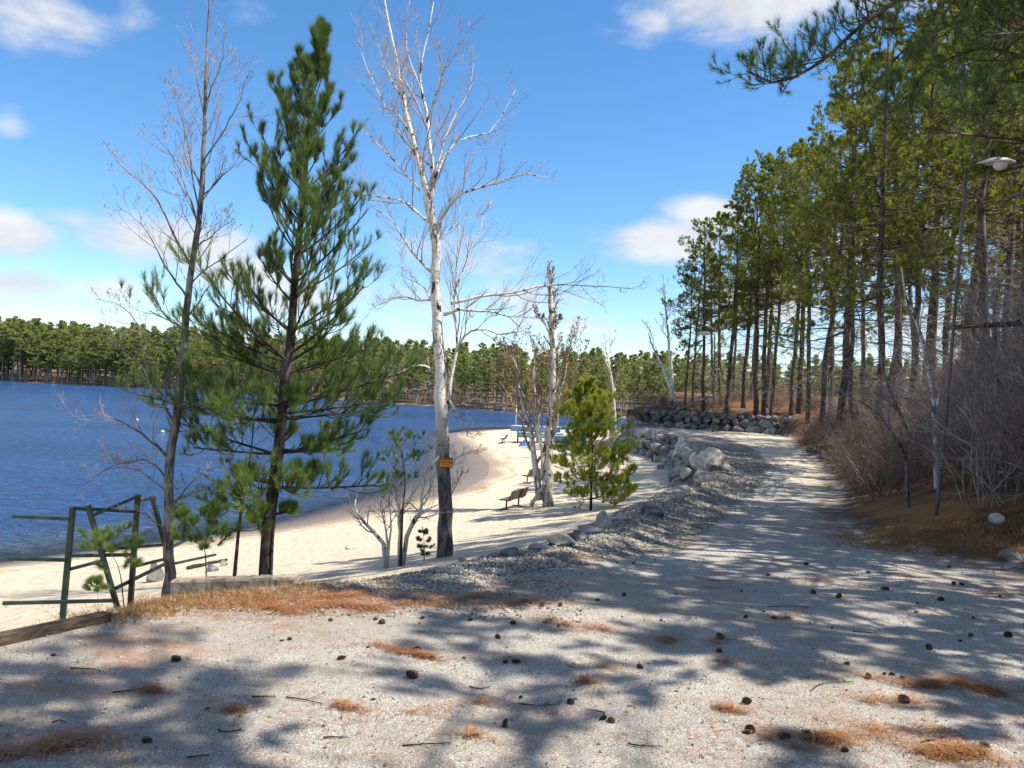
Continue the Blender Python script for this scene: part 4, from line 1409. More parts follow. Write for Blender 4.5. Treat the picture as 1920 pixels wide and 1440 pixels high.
# slim birches in the thicket
bare_tree('bare_birch', 'slim white birch stem standing in the thicket left of the lamp post', [(1758, 905), (1756, 860), (1754, 800), (1750, 740), (1738, 680), (1724, 620), (1700, 560), (1690, 500)], 15.5, [11, 10, 10, 8, 7, 6, 4, 2],
          [([(1752, 770), (1765, 720), (1790, 690)], 3, .5), ([(1740, 690), (1712, 640), (1690, 620)], 3, -.5), ([(1724, 620), (1735, 560), (1745, 510)], 3, .4)], [M_BIRCHF, M_BRUSHG], np.random.default_rng(91), 7, 4, 2, (.55, .5, .5), .003)
bare_tree('bare_tree', 'leaning grey sapling crossing the thicket left of the white birch stem', [(1745, 900), (1720, 840), (1700, 800), (1680, 760), (1664, 720), (1655, 690), (1648, 640)], 16.5, [9, 8, 8, 7, 6, 5, 3],
          [([(1720, 840), (1735, 780), (1740, 750)], 3, .5), ([(1690, 780), (1650, 740), (1620, 735)], 3, -.5), ([(1664, 720), (1680, 670), (1690, 640)], 3, .4)], [M_GREYBARK, M_BRUSHG], np.random.default_rng(92), 7, 4, 2, (.55, .5, .5), .003)
bare_tree('bare_tree', 'crooked dark sapling in the brush at the foot of the bank', [(1705, 935), (1700, 890), (1695, 850), (1670, 810), (1650, 780), (1610, 750)], 13.8, [7, 6, 6, 5, 4, 2],
          [([(1696, 860), (1720, 820), (1735, 800)], 3, .4), ([(1670, 810), (1660, 770), (1662, 740)], 3, -.4)], [M_GREYBARK, M_BRUSHG], np.random.default_rng(93), 8, 4, 2, (.6, .5, .5), .003)
bare_tree('bare_tree', 'bare sapling with long pale branches right of the lamp post', [(1880, 905), (1876, 840), (1872, 760), (1868, 690), (1864, 600), (1862, 520)], 13.0, [9, 8, 7, 6, 4, 2],
          [([(1874, 800), (1840, 770), (1815, 765), (1790, 740)], 4, .4), ([(1872, 740), (1900, 700), (1940, 690)], 3, -.4), ([(1868, 690), (1830, 680), (1800, 670)], 3, -.3), ([(1870, 720), (1850, 660), (1835, 640)], 3, .6), ([(1875, 830), (1900, 800), (1950, 790)], 3, .6)],
          [M_GREYBARK, M_DEADTWIG], np.random.default_rng(94), 8, 4, 2, (.6, .5, .5), .003)

# ------------------------------------------------------------------ street lamps


def street_lamp(loc, top, label, facing, gauge=.030, hd=.56):
    root = thing('street_lamp', loc, label, 'street lamp')
    b = np.array(loc, float)
    t = np.array(top, float)
    mb = MB()
    line = resample([b - [0, 0, .2], b + (t - b) * .5 + [.02, 0, 0], t], 12)
    mb.tubes(line, np.linspace(gauge, gauge * .75, 12), 10)
    mb.build('pole', M_STEEL, root, loc)
    f = unit(np.array([facing[0], facing[1], 0.0]))
    s = np.array([-f[1], f[0], 0])
    arm = MB()
    arm.tubes(resample([t - [0, 0, .25], t - [0, 0, .02], t + f * hd * .2 + [0, 0, .06], t + f * hd * .45 + [0, 0, .08]], 10), np.full(10, gauge * .55), 8)
    arm.build('arm', M_STEEL, root, loc)
    # cobra-head: a tapering shell with a bowl below
    c = t + f * hd * .35 + np.array([0, 0, .09])
    U, F = ICO[3]
    prof = .55 + .45 * np.cos((U[:, 0] - .25) * 1.25)
    V = c + f * (U[:, :1] + .8) * hd * .5 + s * (U[:, 1] * prof * hd * .23)[:, None] + np.array([0, 0, 1.0]) * (np.where(U[:, 2] > 0, U[:, 2] * .16, U[:, 2] * .03) * prof * hd)[:, None]
    sh = MB()
    sh.add(V, F)
    sh.build('lamp_housing', M_LAMPGREY, root, loc)
    V2 = c + f * (U[:, :1] * .36 + 1.0) * hd * .5 + s * (U[:, 1] * hd * .19)[:, None] + np.array([0, 0, 1.0]) * (U[:, 2] * hd * .15 * np.where(U[:, 2] > 0, .2, 1.25) - hd * .03)[:, None]
    le = MB()
    le.add(V2, F)
    le.build('lamp_lens', M_LENS, root, loc)
    ph = MB()
    ph.tubes([c + f * hd * .3 + [0, 0, .12], c + f * hd * .3 + [0, 0, .2]], [.03, .03], 8)
    ph.build('light_sensor', M_BLACK, root, loc)


g = P(1755, 942, 12.2)
g[2] = h(g[0], g[1])
tp_ = P(1812, 318, 12.2)
street_lamp(tuple(g), tuple(tp_), 'street lamp on a thin leaning grey pole in the brush by the road', (1, -.25))
g = P(1338, 772, 60)
g[2] = h(g[0], g[1])
street_lamp(tuple(g), tuple(P(1340, 628, 60)), 'far street lamp on a slim pole among the trunks above the stone wall', (-1, -.2), .07, .95)


def fallen(name, label, p0, p1, r0, r1, m, cat='log', sag=.0, sides=9, seed=1, twigs=False):
    rng = np.random.default_rng(seed)
    n = 16
    t = np.linspace(0, 1, n)[:, None]
    L = np.asarray(p0) * (1 - t) + np.asarray(p1) * t
    L[:, 2] -= sag * np.sin(t[:, 0] * math.pi)
    L[1:-1] += rng.normal(size=(n - 2, 3)) * r0 * .25
    mb = MB()
    R = np.linspace(r0, r1, n)
    mb.tubes(L, R, sides)
    if twigs:
        b, q = spawn(L[None], R[None], 9, .15, .98, .8, .16, 5, .1, .25, rng, .45, r1 * .25)
        mb.tubes(b, q, 4)
    c = L.mean(0)
    o = mb.build(name, m, None, tuple(c))
    return tag(o, label, cat)


fallen('dead_limb', 'long straight dead limb lying level across the thicket, against the lamp pole', P(1770, 615, 12.6), P(2080, 596, 12.4), .035, .06, M_PINEBARK, 'branch', twigs=True)
fallen('leaning_log', 'thin dead trunk leaning from the stone wall up into the wood', P(1222, 788, 63), P(1335, 742, 66), .06, .10, M_DEADTWIG, 'log')
fallen('fallen_log', 'pale fallen log lying at the edge of the far shore', P(926, 766, 186), P(995, 775, 181), .5, .35, M_DEADTWIG, 'log', twigs=True)
a_ = G(996, 950)
fallen('driftwood_pole', 'pale peeled pole propped against the foot of the twin-trunked tree', a_ + [0, 0, .05], P(1021, 905, 31.2), .09, .06, M_PALESTONE, 'log')
fallen('driftwood_log', 'grey weathered log lying behind the concrete block', G(352, 1068) + [0, 0, .04], G(425, 1052) + [0, 0, .04], .05, .035, M_DARKBARK, 'log')


# ------------------------------------------------------------------ the green rack
def rack():
    D = 8.3
    b = P(118, 1152, D)
    gz = h(b[0], b[1])
    root = thing('kayak_rack', (b[0], b[1], gz), 'dark green steel rack with long arms standing empty below the lot', 'rack')
    org = (b[0], b[1], gz)

    def bar(nm, a, da, c, dc, w, foot=False):
        mb = MB()
        p, q = P(a[0], a[1], da), P(c[0], c[1], dc)
        if foot:                                   # run the post down into the slope
            dd = unit(p - q)
            for _ in range(400):
                if p[2] <= h(p[0], p[1]) - .1:
                    break
                p = p + dd * .01
        mb.beam(p, q, w, w, 0, .08)
        return mb.build(nm, M_GREEN, root, org, False)

    bar('post', (118, 1152), D, (136.5, 951), D, .052, True)
    bar('post', (245, 1125), 8.7, (258.5, 927), 8.7, .052, True)
    bar('post', (215, 1121), 8.45, (164.5, 947), 8.35, .048, True)
    bar('post', (316, 1046), 9.5, (285, 931), 9.35, .048, True)
    for a, da, c, dc in (((24, 968), 8.1, (131, 973), D - .02), ((15, 1047), 8.05, (124, 1050), D - .02), ((5, 1131), 8.0, (212, 1126), D + .06),
                         ((322, 941), 9.3, (384, 915), 10.6), ((196, 1033), 8.5, (282, 995), 10.0), ((308, 1032), 9.3, (356, 1009), 10.6)):
        o = bar('arm', a, da, c, dc, .036)
        if a[0] < 30 and a[1] > 1000:               # iron eye under the arm's end
            e = P(a[0] + 6, a[1] + 5, da)
            an = np.linspace(0, 2 * math.pi, 13)
            mb = MB()
            mb.tubes(np.stack([e[0] + .014 * np.cos(an), np.full(13, e[1]), e[2] + .014 * np.sin(an)], 1), np.full(13, .003), 5)
            mb.build('eye_bolt', M_BENCHM, o, org)
    for a, da, c, dc, w in (((138, 953), D, (257, 959), 8.7, .036), ((128, 1042), D, (253, 1040), 8.72, .036), ((175, 966), 8.4, (262, 929), 8.66, .032), ((258, 940), 8.75, (290, 933), 9.35, .034),
                            ((208, 1029), 8.48, (312, 1021), 9.4, .034), ((128, 1068), 8.34, (193, 1051), 8.42, .034), ((252, 1062), 8.75, (310, 1048), 9.4, .032), ((217, 1103), 8.46, (308, 1058), 9.4, .034), ((330, 1056), 9.6, (404, 1040), 10.8, .03)):
        bar('rail', a, da, c, dc, w)


rack()


def curb_timber():
    p0, p1 = G(-120, 1240), G(200, 1166)
    d = unit(p1 - p0)
    mb = MB()
    n = 14
    for i in range(1):
        mb.beam(p0 + [0, 0, .03], p1 + [0, 0, .02], .09, .085, 0, .1)
    o = mb.build('timber_kerb', M_TIMBER, None, tuple((p0 + p1) / 2), False)
    tag(o, 'long weathered brown timber edging the lot in the lower left', 'timber')
    p0, p1 = P(318, 1113, 6.75), P(549, 1107, 6.65)
    d = float((p0[1] + p1[1]) / 2)
    hh = 24 * d / FPX
    rng = np.random.default_rng(2)
    mb = MB()
    # a worn concrete bar: box grid with chipped edges
    n, L = 40, p1 - p0
    pr = np.array([(-.5, 0), (-.5, .35), (-.5, .7), (-.47, .93), (-.4, 1), (-.1, 1), (.15, 1), (.4, 1), (.47, .93), (.5, .7), (.5, .35), (.5, 0)])
    sd = unit(np.array([-L[1], L[0], 0.0]))
    V = []
    for i in range(n):
        t = i / (n - 1)
        for (a, b) in pr:
            chip = (rng.random() ** 5) * .012
            V.append(p0 + L * t + sd * (a * (.16 - 2 * chip) + .08) + np.array([0, 0, -.16 + b * (hh + .16 - chip)]))
    k = len(pr)
    Q = [(i * k + j, (i + 1) * k + j, (i + 1) * k + j + 1, i * k + j + 1) for i in range(n - 1) for j in range(k - 1)]
    mb.add(V, Q)
    mb.F.append((np.array([list(range(k))]), 0))
    mb.F.append((np.array([[(n - 1) * k + j for j in range(k - 1, -1, -1)]]), 0))
    tag(mb.build('concrete_block', M_CONC, None, tuple((p0 + p1) / 2), False), 'long stained concrete block at the foot of the tall young pine', 'block')


curb_timber()


# ------------------------------------------------------------------ warning sign on the birch
def sign():
    c = P(837.5, 865.5, 14.5)
    i = int(np.argmin(np.abs(birch_line[:, 2] - c[2])))
    ctr = birch_line[i].copy()
    ctr[2] = c[2]
    ctr[0] = c[0]
    y = birch_line[i][1] - birch_rad[i] - .035
    w, hh = 25.5 * 14.3 / FPX, 19.5 * 14.3 / FPX
    root = thing('warning_sign', (ctr[0], y, ctr[2]), 'small orange and black caution sign nailed to the big birch trunk', 'sign')
    root.rotation_euler = (rad(-2), rad(2), rad(-4))

    def slab(nm, x0, x1, z0, z1, y0, y1, m, par):
        mb = MB()
        V = [(x, yy, z) for x in (x0, x1) for yy in (y0, y1) for z in (z0, z1)]
        mb.add(V, [(0, 1, 3, 2), (4, 6, 7, 5), (0, 4, 5, 1), (2, 3, 7, 6), (0, 2, 6, 4), (1, 5, 7, 3)])
        return mb.build(nm, m, par, smooth=False)
    slab('panel', -w / 2, w / 2, -hh / 2, hh / 2, 0, .003, M_BLACK, root)
    bd = w * .045
    zt = hh / 2 - hh * .27
    slab('orange_face', -w / 2 + bd, w / 2 - bd, -hh / 2 + bd, zt, -.002, 0, M_ORANGE, root)

    def text(s, size, z, m, wide):
        cu = bpy.data.curves.new('lettering', 'FONT')
        cu.body = s
        cu.size = size
        cu.align_x = 'CENTER'
        cu.extrude = .0008
        cu.offset = size * .02
        o = bpy.data.objects.new('lettering', cu)
        COL.objects.link(o)
        bpy.context.view_layer.update()
        me = bpy.data.meshes.new_from_object(o.evaluated_get(bpy.context.evaluated_depsgraph_get()))
        bpy.data.objects.remove(o)
        me.materials.clear()
        me.materials.append(m)
        xs = [v.co.x for v in me.vertices]
        f = wide / (max(xs) - min(xs))
        t = bpy.data.objects.new('lettering', me)
        COL.objects.link(t)
        t.parent = root
        t.location = (0, -.0032, z)
        t.rotation_euler = (math.pi / 2, 0, 0)
        t.scale = (f, 1, 1)
    text('CAUTION', hh * .27, hh / 2 - hh * .235, M_ORANGE, w * .86)
    text('NO LIFEGUARD', hh * .2, -hh * .04, M_BLACK, w * .82)
    text('ON DUTY', hh * .16, -hh * .27, M_BLACK, w * .58)
    for zz in (hh * .44, -hh * .44):
        mb = MB()
        mb.tubes([(0, -.006, zz), (0, .045, zz)], [.006, .004], 8)
        mb.build('nail', M_STEEL, root)


sign()


# ------------------------------------------------------------------ beach furniture
def bench(loc, face, label, length=1.65):
    """bench facing `face`, its length across; slatted back tilted away"""
    root = thing('park_bench', loc, label, 'bench')
    f = unit(np.array([face[0], face[1], 0.0]))
    root.rotation_euler = (0, 0, math.atan2(f[1], f[0]) - math.pi / 2)
    # local axes: +Y faces forward, X along the length
    for k in range(3):
        z = .50 + k * .125
        mb = MB()
        mb.beam((-length / 2, -.20 - k * .04, z), (length / 2, -.20 - k * .04, z), .035, .115, 0, .15, (0, -.3, 1))
        mb.build('backrest_slat', M_BENCHW, root, smooth=False)
    for k in range(3):
        mb = MB()
        mb.beam((-length / 2, -.10 + k * .15, .425), (length / 2, -.10 + k * .15, .425), .13, .04, 0, .15)
        mb.build('seat_slat', M_BENCHW, root, smooth=False)
    for sx in (-1, 1):
        x = sx * (length / 2 - .22)
        mb = MB()
        mb.tubes(resample([(x, -.315, .84), (x, -.25, .62), (x, -.17, .42), (x, -.05, .385), (x, .2, .39), (x, .30, .37)], 16), np.full(16, .024), 7)
        mb.tubes(resample([(x, .02, .385), (x, .03, .2), (x, .03, -.12)], 8), np.full(8, .035), 7)
        mb.tubes([(x, -.22, .015), (x, .30, .015)], [.03, .03], 6)
        mb.build('leg_frame', M_BENCHM, root)
    return root


g = G(962, 953)
bench(tuple(g), (-.92, .42), 'dark slatted bench on the sand facing the lake, left of the twin-trunked tree')
g = G(944, 831)
bench(tuple(g), (-1, .12), 'small bench seen end on at the tip of the beach beside the blue boats')
g = G(1002, 905)
bench(tuple(g), (-.75, .65), 'low dark bench half hidden behind the twin-trunked tree')


def boat_hull(mb, L, Wd, D, m_in=1):
    """upside-up open hull, local X along the keel"""
    n, k = 17, 9
    V = []
    for i in range(n):
        t = i / (n - 1)
        w = Wd / 2 * (math.sin(min(t * 1.25 + .12, 1) * math.pi / 2) * (1 - max(0, t - .55) ** 2 * 4.4))
        w = max(w, .03)
        for j in range(k):
            a = -math.pi / 2 + math.pi * j / (k - 1)
            y = w * math.sin(a)
            z = D * (1 - abs(math.cos(a)) ** .6) + .12 * t * t
            V.append((L * (t - .5), y, z))
    Q = [(i * k + j, i * k + j + 1, (i + 1) * k + j + 1, (i + 1) * k + j) for i in range(n - 1) for j in range(k - 1)]
    mb.add(V, Q)
    mb.F.append((np.array([[j for j in range(k)]]), 0))
    mb.F.append((np.array([[(n - 1) * k + j for j in range(k - 1, -1, -1)]]), 0))
    # decked top
    T = [(V[i * k][0], V[i * k][1], V[i * k][2] - .03) for i in range(n)] + [(V[i * k + k - 1][0], V[i * k + k - 1][1], V[i * k + k - 1][2] - .03) for i in range(n)]
    mb.add(T, [(i, i + 1, n + i + 1, n + i) for i in range(n - 1)], m_in)
    return V, k, n


def boat(loc, rz, label, L=3.6, Wd=1.25, D=.5, mast=False, tilt=0.):
    root = thing('rowing_boat', loc, label, 'boat')
    root.rotation_euler = (tilt, 0, rz)
    mb = MB()
    V, k, n = boat_hull(mb, L, Wd, D)
    mb.build('hull', [M_BLUE, M_BLUE], root)
    gw = MB()
    for j in (0, k - 1):
        gw.tubes(np.array([V[i * k + j] for i in range(n)]), np.full(n, .035), 6)
    gw.build('gunwale', M_WHITE, root)
    for x in (-.7, .45):
        s = MB()
        s.beam((x, -Wd * .46, D), (x, Wd * .46, D), .25, .04)
        s.build('seat', M_WHITE, root, smooth=False)
    if mast:
        s = MB()
        s.tubes([(-L / 2 + .5, 0, .2), (-L / 2 + .5, 0, 3.0)], [.04, .03], 6)
        s.build('mast', M_WHITE, root)


gA = G(1003, 829)
boat((gA[0], gA[1], gA[2] + .95), rad(-14), 'light blue boat with a white rim and short mast, topmost on the beach rack', 5.0, 1.5, .55, True)
boat((gA[0] + .5, gA[1] - 1.2, gA[2] + .45), rad(-16), 'light blue boat on the lower level of the beach rack', 4.4, 1.35, .5)
gB = G(1062, 836)
boat((gB[0], gB[1], gB[2] + .25), rad(-8), 'light blue boat with white rim lying beside the bright young pine', 3.6, 1.3, .6)
rk = thing('boat_rack', (gA[0], gA[1], gA[2]), 'dark wooden rack carrying the blue boats on the beach', 'rack')
for dx in (-1.7, -.3, 1.2):
    for dy in (-1.5, .6):
        mb = MB()
        x, y = gA[0] + dx, gA[1] + dy - .25 * dx
        mb.beam((x, y, h(x, y) - .2), (x, y, gA[2] + (.98 if dy > 0 else .5)), .14, .14)
        mb.build('post', M_TIMBER, rk, rk.location[:], False)
    mb = MB()
    x, y = gA[0] + dx, gA[1] - .25 * dx
    mb.beam((x, y - 1.9, gA[2] + .40), (x, y + 1.0, gA[2] + .40), .10, .12)
    mb.build('crossbar', M_TIMBER, rk, rk.location[:], False)


def tarp_heap():
    rng = np.random.default_rng(4)
    g = G(983, 836)
    U, F = ICO[4]
    hgt = np.clip(U[:, 2], -.05, 1)
    fold = 1 + .10 * np.sin(np.arctan2(U[:, 1], U[:, 0]) * 5 + 1) + .05 * np.sin(np.arctan2(U[:, 1], U[:, 0]) * 11)
    r = (1 - np.clip(hgt, 0, 1) ** .8)
    V = np.stack([U[:, 0] * (.35 + .6 * r) * fold, U[:, 1] * (.35 + .6 * r) * fold, np.clip(hgt, 0, 1) ** 1.3 * .95 - .03], 1) * .62
    mb = MB()
    mb.add(V + g, F)
    tag(mb.build('folded_tarp', M_TARP, None, tuple(g)), 'crumpled dark blue tarp heaped on the sand in front of the boats', 'tarp')


tarp_heap()


def marker_post():
    g = G(1275, 868)
    d = g[1]
    root = thing('marker_post', tuple(g), 'wooden post carrying a tall white paddle-shaped board beside the boulders', 'post')
    s = d / FPX
    for dx in (-.05, .06):
        mb = MB()
        mb.beam(g + [dx, 0, -.15], g + [dx, .02, 28 * s], .05, .045)
        mb.build('post', M_WOODRED, root, tuple(g), False)
    n = 24
    a = np.linspace(0, 2 * math.pi, n, endpoint=False)
    hh = 19 * s
    prof_x = 6.0 * s * np.sign(np.cos(a)) * np.abs(np.cos(a)) ** .8 * np.where(np.sin(a) > 0, 1 - .45 * np.sin(a) ** 2, 1)
    c = g + np.array([0, -.05, 32 * s])
    V = [c + np.array([x, y, z]) for y in (-.035, .035) for x, z in zip(prof_x, hh * np.sin(a))]
    mb = MB()
    mb.add(V, [(i, (i + 1) % n, n + (i + 1) % n, n + i) for i in range(n)])
    mb.F.append((np.array([list(range(n))]), 0))
    mb.F.append((np.array([list(range(2 * n - 1, n - 1, -1))]), 0))
    mb.build('board', M_WHITE, root, tuple(g), False)
    g = G(1226, 866)
    root = thing('small_bollard', tuple(g), 'short black bollard with a white stripe on the sand below the boulders', 'bollard')
    mb = MB()
    mb.tubes([g + [0, 0, -.1], g + [0, 0, .44], g + [0, 0, .48]], [.15, .15, .10], 14)
    mb.build('bollard_body', M_BLACK, root, tuple(g))
    mb = MB()
    mb.beam(g + [0, -.155, .02], g + [0, -.155, .45], .10, .02)
    mb.build('white_stripe', M_WHITE, root, tuple(g), False)


marker_post()


def buoy(px, py, r, lab):
    q = ray(px, py)
    d = -CAMZ / q[2]
    c = C0 + q * d
    U, F = ICO[3]
    r = r * d / FPX
    mb = MB()
    prof = np.where(U[:, 2] > .3, .75, 1.0)
    mb.add(c + U * np.stack([prof, prof, np.full(len(U), .95)], 1) * r + [0, 0, r * .35], F)
    root = mb.build('mooring_buoy', M_BUOY, None, tuple(c))
    tag(root, lab, 'buoy')
    e = MB()
    an = np.linspace(0, 2 * math.pi, 11)
    e.tubes(np.stack([c[0] + r * .3 * np.cos(an), np.full(11, c[1]), c[2] + r * 1.4 + r * .3 * np.sin(an)], 1), np.full(11, r * .06), 5)
    e.build('ring', M_STEEL, root, tuple(c))


buoy(305, 811, 4.0, 'larger white buoy afloat just left of the grey tree trunk')
buoy(257, 788, 2.6, 'smaller white buoy afloat farther out on the lake')


# ------------------------------------------------------------------ stones
def stones():
    rng = np.random.default_rng(61)

    def rock(px, py, w, hh, m, lab, grp=None, sub=4, name='boulder', dep=None):
        g = G(px, py)
        s = g[1] / FPX
        V, F = rock_shape(rng, (w * s, (dep or w * .75) * s, hh * s * 1.5), sub, 12, .03)
        mb = MB()
        mb.add(V, F)
        o = mb.build(name, m, None, (0, 0, 0), False)
        o.location = (g[0], g[1] + (dep or w * .75) * s * .3, g[2] + hh * s * .3)
        tag(o, lab, 'rock', grp)
    rock(1336, 884, 62, 42, M_PALESTONE, 'largest pale boulder at the edge of the road, flat on top')
    rock(1352, 884, 46, 20, M_GRANITE, 'grey ridged rock just in front of the largest pale boulder')
    rock(1322, 905, 36, 22, M_GRANITE, 'grey rock below the largest pale boulder')
    rock(1300, 913, 30, 14, M_DARKSTONE, 'dark rock at the top of the gravel edge below the pale boulder')
    rock(1312, 872, 22, 26, M_RUST, 'rusty brown rock left of the largest pale boulder')
    rock(1133, 992, 30, 30, M_PALESTONE, 'pointed white rock on the lip of the gravel edge')
    rock(1108, 1003, 52, 16, M_PALESTONE, 'long low pale rock beside the pointed white rock')
    rock(1088, 1014, 34, 16, M_DARKSTONE, 'dark slab rock left of the long pale rock')
    rock(1056, 1025, 52, 20, M_DARKSTONE, 'dark rounded rock half buried in the gravel edge')
    rock(1013, 1030, 40, 10, M_GRANITE, 'flat grey stone along the gravel edge above the lot')
    rock(955, 1043, 48, 14, M_DARKSTONE, 'dark wedge rock at the near end of the gravel edge')
    rock(1222, 968, 44, 18, M_DARKSTONE, 'broad dark rock at the middle of the gravel edge')
    rock(1190, 982, 34, 12, M_DARKSTONE, 'low dark rock between the broad dark and the pointed white rocks')
    rock(1256, 950, 30, 15, M_GRANITE, 'grey rock beside the needle-strewn sand under the gravel edge')
    rock(1274, 935, 26, 16, M_GRANITE, 'small grey rock higher up the gravel edge')
    rock(1288, 924, 24, 14, M_PALESTONE, 'small pale rock under the dark rock of the gravel edge')
    rock(1240, 880, 16, 8, M_DARKSTONE, 'flat dark stone lying alone on the sand under the white board')
    rock(1872, 982, 30, 16, M_PALESTONE, 'pale stone lying on the bank at the right')
    rock(1905, 1050, 44, 16, M_GRANITE, 'grey stone at the foot of the bank, right edge')
    rock(287, 1092, 34, 38, M_GRANITE, 'grey rock at the foot of the grey tree')
    rock(395, 1072, 24, 12, M_DARKSTONE, 'round stone behind the concrete block')
    rock(418, 1062, 16, 10, M_GRANITE, 'grey stone on the sand behind the concrete block')
    rock(868, 1052, 20, 6, M_DARKSTONE, 'small dark stone on the sand left of the gravel edge')
    rock(655, 1030, 18, 7, M_PALESTONE, 'small pale stone near the foot of the shrub clump')
    # boulder wall between road and beach
    protos = []
    for i in range(7):
        V, F = rock_shape(rng, (1.2, 1.0, .95), 3, 11, .04)
        protos.append((V, F))
    made = {}

    def put(k, m, loc, sc, lab, grp, name='boulder'):
        key = (k, m.name)
        rot = (rng.normal() * .2, rng.normal() * .2, rng.random() * 6.28)
        if key not in made:
            mb = MB()
            mb.add(*protos[k])
            o = mb.build(name, m, None, (0, 0, 0), False)
            tag(o, lab, 'rock', grp)
            made[key] = o
        else:
            o = dup(made[key], loc, label=lab, group=grp)
            o.name = name
        o.location, o.rotation_euler, o.scale = loc, rot, (sc * rng.uniform(.85, 1.25), sc * rng.uniform(.8, 1.1), sc * rng.uniform(.8, 1.1))
    cum = np.concatenate([[0], np.cumsum(np.linalg.norm(np.diff(LIP, axis=0), axis=1))])
    s = float(np.interp(33.5, LIP[:, 1], cum))
    while s < cum[-1]:
        x, y = np.interp(s, cum, LIP[:, 0]), np.interp(s, cum, LIP[:, 1])
        zb_, zt_ = h(x - 1.3, y), h(x + .5, y)
        for row, (lab_, grp_) in enumerate((('boulder in the lowest course of the wall between beach and road', 'lower boulders of the beach wall'), ('boulder in the middle course of the wall between beach and road', 'middle boulders of the beach wall'),
                                            ('pale boulder in the upper course of the wall between beach and road', 'upper boulders of the beach wall'))):
            u = rng.random()
            m = M_PALESTONE if u < (.1, .15, .3)[row] else (M_GRANITE if u < .75 else M_DARKSTONE)
            f = (.12, .5, .86)[row]
            put(int(rng.integers(7)), m, (x - (.75, .5, .2)[row] + rng.uniform(-.1, .1), y + rng.uniform(-.3, .3), zb_ + (zt_ - zb_) * f - .1), rng.uniform(.52, .8), lab_, grp_)
        s += rng.uniform(.62, .95)
    # dry stone wall at the road's end
    wl = np.array([(21.5, 57.5), (19.5, 60.6), (16.5, 62.2), (13.5, 63.0), (11.5, 63.6), (10.4, 64.6), (10.2, 66.5)])
    cw = np.concatenate([[0], np.cumsum(np.linalg.norm(np.diff(wl, axis=0), axis=1))])
    for row, (zz, sz) in enumerate(((.2, .85), (.72, .75), (1.18, .68))):
        s = rng.random() * .5
        while s < cw[-1]:
            x, y = np.interp(s, cw, wl[:, 0]), np.interp(s, cw, wl[:, 1])
            fall_ = sm(s, cw[-1] - 3.5, cw[-1]) * .9
            m = M_DARKSTONE if rng.random() < .8 else M_GRANITE  # dark stone favoured to put the wall's shadows into its colour
            put(int(rng.integers(7)), m, (x, y + row * .22, 2.75 + zz - fall_), sz * rng.uniform(.8, 1.2), 'grey stone in the dry wall below the trees at the end of the road', 'stones of the dry wall')
            s += sz * rng.uniform(.95, 1.3)
    # stones at the foot of the bank
    for i in range(16):
        px = rng.uniform(1520, 1640)
        t = (px - 1520) / 120
        rock(px, 845 + 60 * t + rng.uniform(-4, 4), rng.uniform(10, 22), rng.uniform(5, 10), M_DARKSTONE, 'dark stone half hidden under the brush at the road edge', 'stones under the brush', 3)


stones()


# ------------------------------------------------------------------ loose stuff on the ground
def scatter_pebbles():
    rng = np.random.default_rng(9)
    pts = []
    cum = np.concatenate([[0], np.cumsum(np.linalg.norm(np.diff(LIP, axis=0), axis=1))])
    s0, s1 = float(np.interp(6.4, LIP[:, 1], cum)), float(np.interp(40, LIP[:, 1], cum))
    n = 17000
    u = rng.random(n) ** 1.5
    s = s0 + (s1 - s0) * u
    x, y = np.interp(s, cum, LIP[:, 0]), np.interp(s, cum, LIP[:, 1])
    x2, y2 = np.interp(s + .3, cum, LIP[:, 0]), np.interp(s + .3, cum, LIP[:, 1])
    t = unit(np.stack([x2 - x, y2 - y], 1))
    gw = np.interp(y, [6, 8, 10, 16, 24, 40], [.5, .9, 1.4, 1.6, 1.9, 2.6])
    off = rng.normal(.35, .38, n) * gw
    X, Y = x + t[:, 1] * off, y - t[:, 0] * off
    # a thin scatter over the embankment top as well
    m = 2600
    X = np.concatenate([X, rng.uniform(-3.0, .6, m)])
    Y = np.concatenate([Y, rng.uniform(5.6, 8.0, m)])
    k_ = 7000
    yq = 2.7 + 7 * rng.random(k_)
    xq = rng.uniform(-.75, .75, k_) * yq
    ok = inside(P_PLAT, xq, yq)
    nlot = int(ok.sum())
    X, Y = np.concatenate([X, xq[ok]]), np.concatenate([Y, yq[ok]])
    Z = terrain(X, Y)
    size = rng.uniform(.009, .024, len(X)) * np.interp(Y, [6, 12, 30], [.75, 1.0, 1.7])
    size[-nlot:] *= .55 * rng.uniform(.4, 1.3, nlot)
    U, F = ICO[1]
    k = len(U)
    R = unit(rng.normal(size=(len(X), 3)))
    sc = rng.uniform(.6, 1.1, (len(X), 1, 3)) * size[:, None, None]
    jit = 1 + .25 * rng.normal(size=(len(X), k, 1))
    V = U[None] * jit * sc + np.stack([X, Y, Z + size * .25], 1)[:, None]
    FF = (F[None] + (np.arange(len(X)) * k)[:, None, None]).reshape(-1, 3)
    mb = MB()
    mb.add(V, FF, 0, np.repeat(rng.random(len(X)), k))
    m_, N = mat('loose_stones')
    t_ = N.attr('tint')
    c = N.mix(t_, (.13, .118, .10), (.47, .43, .375))
    b = N('ShaderNodeBsdfPrincipled', None, Base_Color=c, Roughness=.9)
    N('ShaderNodeOutputMaterial', None, Surface=b.outputs[0])
    tag(mb.build('loose_gravel', m_, None, (0, 0, 0), False, True), 'loose crushed grey stone along the edge of the lot and road', 'gravel', kind='stuff')


scatter_pebbles()


